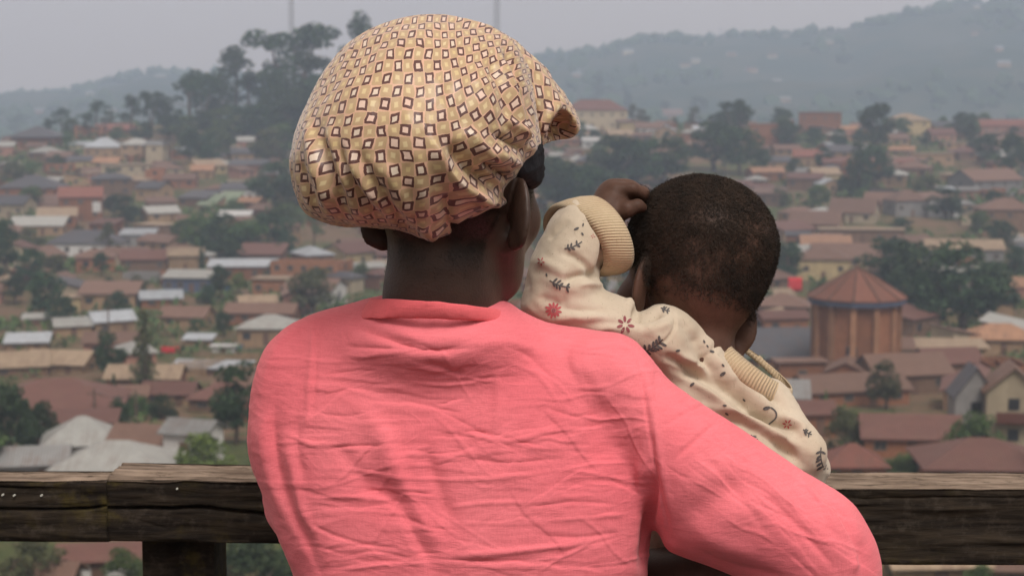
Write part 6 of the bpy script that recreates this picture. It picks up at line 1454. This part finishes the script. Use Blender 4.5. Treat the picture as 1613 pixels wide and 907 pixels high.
# far ridges: a woodland too distant to count, and small bright houses
def far_wood():
    r = np.random.default_rng(4); n = 5200; y = 1350 + 1330*r.random(n)**.8; px = r.uniform(-500, 2200, n); x = (px-806.5)/FP*y
    keep = fbm(np.stack([x/170, y/170, x*0], 1), 3, 8) + np.where((y > 2480) & (y < 2660), .55, 0) > .02; x, y = x[keep], y[keep]; n = len(x)
    ico = bmesh.new(); bmesh.ops.create_icosphere(ico, subdivisions=1, radius=1.0); ico.verts.ensure_lookup_table(); iv = np.array([v.co[:] for v in ico.verts]); ic = np.array([[v.index for v in f.verts] for f in ico.faces]); ico.free()
    s = r.uniform(3.5, 9, n); z = terrain(x, y); sc = np.stack([s*r.uniform(.8, 1.5, n), s, s*r.uniform(.7, 1.25, n)], 1)
    jig = 1 + .3*r.normal(size=(n, len(iv), 1)).clip(-1, 1); v = iv[None]*jig*sc[:, None] + np.stack([x, y, z + s*.5], 1)[:, None]
    f = ic[None] + (np.arange(n)*len(iv))[:, None, None]
    o = new_obj('distant_wood', mesh_np('distant_wood', v.reshape(-1, 3), f.reshape(-1, 3), False), ML['dark']); tag(o, 'hazy scattered woodland covering the far ridges', 'woodland', kind='stuff')
far_wood()
def undergrowth():
    r = np.random.default_rng(14); n = 13000; y = 105 + 740*r.random(n)**.72; px = r.uniform(-850, 2450, n); x = (px-806.5)/FP*y
    keep = fbm(np.stack([x/38, y/38, x*0], 1), 3, 18) > -.12; x, y = x[keep], y[keep]
    for a, b, c in OCC:
        if c > 2.2: k = (x-a)**2 + (y-b)**2 > (c*.95)**2; x, y = x[k], y[k]
    n = len(x); z = terrain(x, y); K = 14; s = r.uniform(.5, 1.5, (n, 1, 1))*np.clip(y/260, .6, 1.7)[:, None, None]
    c = np.stack([x, y, z], 1)[:, None] + r.normal(size=(n, K, 3))*s*np.array([.8, .8, .42]) + np.array([0, 0, .45])*s
    a = r.normal(size=(n, K, 3)); a /= np.linalg.norm(a, axis=2, keepdims=True); b = np.cross(a, r.normal(size=(n, K, 3))); b /= np.linalg.norm(b, axis=2, keepdims=True)
    v = np.stack([c - a*s*.42, c + b*s*.26, c + a*s*.42, c - b*s*.26], 2).reshape(-1, 3)
    o = new_obj('undergrowth', mesh_np('undergrowth', v, np.arange(len(v)).reshape(-1, 4), False), ML['mid']); tag(o, 'weeds and low scrub between the town houses', 'scrub', kind='stuff')
undergrowth()
FAR = []
for i in range(40):
    Y = rr.uniform(1500, 2550); px = rr.uniform(880, 1640) if i < 30 else rr.uniform(-60, 420); p = pos_at(px, Y); w = rr.uniform(8, 14); mb = MB(); h = rr.uniform(2.5, 4); d = w*.6
    mb.box((-w/2, -d/2, -3), (w/2, d/2, h)); mb.add([(-w/2-.6, -d/2-.6, h), (w/2+.6, -d/2-.6, h), (w/2+.6, 0, h+2.6), (-w/2-.6, 0, h+2.6), (w/2+.6, d/2+.6, h), (-w/2-.6, d/2+.6, h)], [(0,1,2,3), (2,4,5,3), (1,4,2), (5,0,3)])
    wc, rc = rr.choice(['cream', 'tan', 'pink', 'tan']), rr.choice(['silver', 'grey', 'pale grey', 'rust-brown']); me = bpy.data.meshes.new('distant_house'); me.from_pydata(mb.v, [], mb.f); me.materials.append(MW[wc]); me.materials.append(MR[rc])
    for k in range(6, 10): me.polygons[k].material_index = 1
    o = bpy.data.objects.new('distant_house', me); COL.objects.link(o); o.location = p; o.rotation_euler = (0, 0, rr.uniform(-.5, .5)); tag(o, None, 'house', 'tiny houses on the far ridges'); FAR.append((o, wc, rc))

# ---------------------------------------------------------------- labels for the unnamed houses and trees
def where(px, py):
    L = min(LAND, key=lambda q: (q[0]-px)**2 + 2.2*(q[1]-py)**2); dx, dy = px-L[0], py-L[1]
    if abs(dx) > abs(dy)*1.6: s = 'right of' if dx > 0 else 'left of'
    elif abs(dy) > abs(dx)*1.6: s = 'below' if dy > 0 else 'above'
    else: s = ('lower ' if dy > 0 else 'upper ') + ('right of' if dx > 0 else 'left of')
    return s, L[2]
def label_all(items, describe, noun):
    groups = {}
    for it in items:
        o = it[0]; px, py, d = w2p(np.array(o.location)); s, l = where(float(px), float(py)); groups.setdefault((describe(it), s, l), []).append((float(px), float(py), it))
    for (desc, s, l), mem in groups.items():
        mem.sort(key=lambda m: m[0]); far = s
        for i, (px, py, it) in enumerate(mem):
            if len(mem) == 1: q = ''
            elif i == 0: q = ', leftmost one'
            elif i == len(mem)-1: q = ', rightmost one'
            else: q = ', ' + ['', 'second', 'third', 'fourth', 'fifth', 'sixth', 'seventh', 'eighth', 'ninth'][i] + ' from left'
            it[0]['label'] = f'{desc} {far} {l}{q}'
KN = {'gable': 'gabled', 'hip': 'hipped', 'shed': 'lean-to', 'flat': 'flat topped', 'shell': 'roofless'}
def dh(it):
    r, rc, wc, k, w, h = it; sz = 'tall ' if h > 5 else ''
    return f'{sz}roofless brick house' if k == 'shell' else f'{sz}{KN[k]} {wc} house' + (f' with {rc} roof' if k != 'flat' else '')
label_all(FILL, dh, 'house')
KT = {'bushy': 'bushy tree', 'shrub': 'low bush', 'tall': 'slim eucalyptus', 'column': 'narrow upright tree', 'banana': 'banana plant'}; KC = {'dark': 'dark green', 'mid': 'green', 'olive': 'olive green'}
label_all(FT, lambda it: f'{KC[it[2]]} {KT[it[1]]}', 'tree')
LAND[:] = [(1030, 70, 'the far ridge hump'), (1132, 60, 'the faint ridge mast'), (1400, 30, 'the right ridge shoulder'), (1590, 10, 'the right ridge top'), (1320, 120, 'the far ridge middle'), (1500, 130, 'the far right hillside'), (950, 120, 'the bonnet-side ridge'), (250, 120, 'the far left ridge'), (60, 160, 'the far left corner')]
label_all(FAR, lambda it: f'tiny {it[1]} house with {it[2]} roof', 'house')

# ---------------------------------------------------------------- the hazy air over the valley
mb = MB(); mb.box((-2700, -3200, -125), (2700, 3120, 200)); t = NT('haze'); t.t.nodes.remove(t.b)
pv = t.n('ShaderNodeVolumePrincipled'); pv.inputs['Color'].default_value = (*HAZE_COLOR, 1); pv.inputs['Density'].default_value = HAZE_DENSITY; pv.inputs['Anisotropy'].default_value = 0.0
t.l(pv.outputs[0], t.out.inputs['Volume']); o = mb.build('haze', t.m); tag(o, 'pale smoky haze filling the valley air', 'haze', kind='stuff')
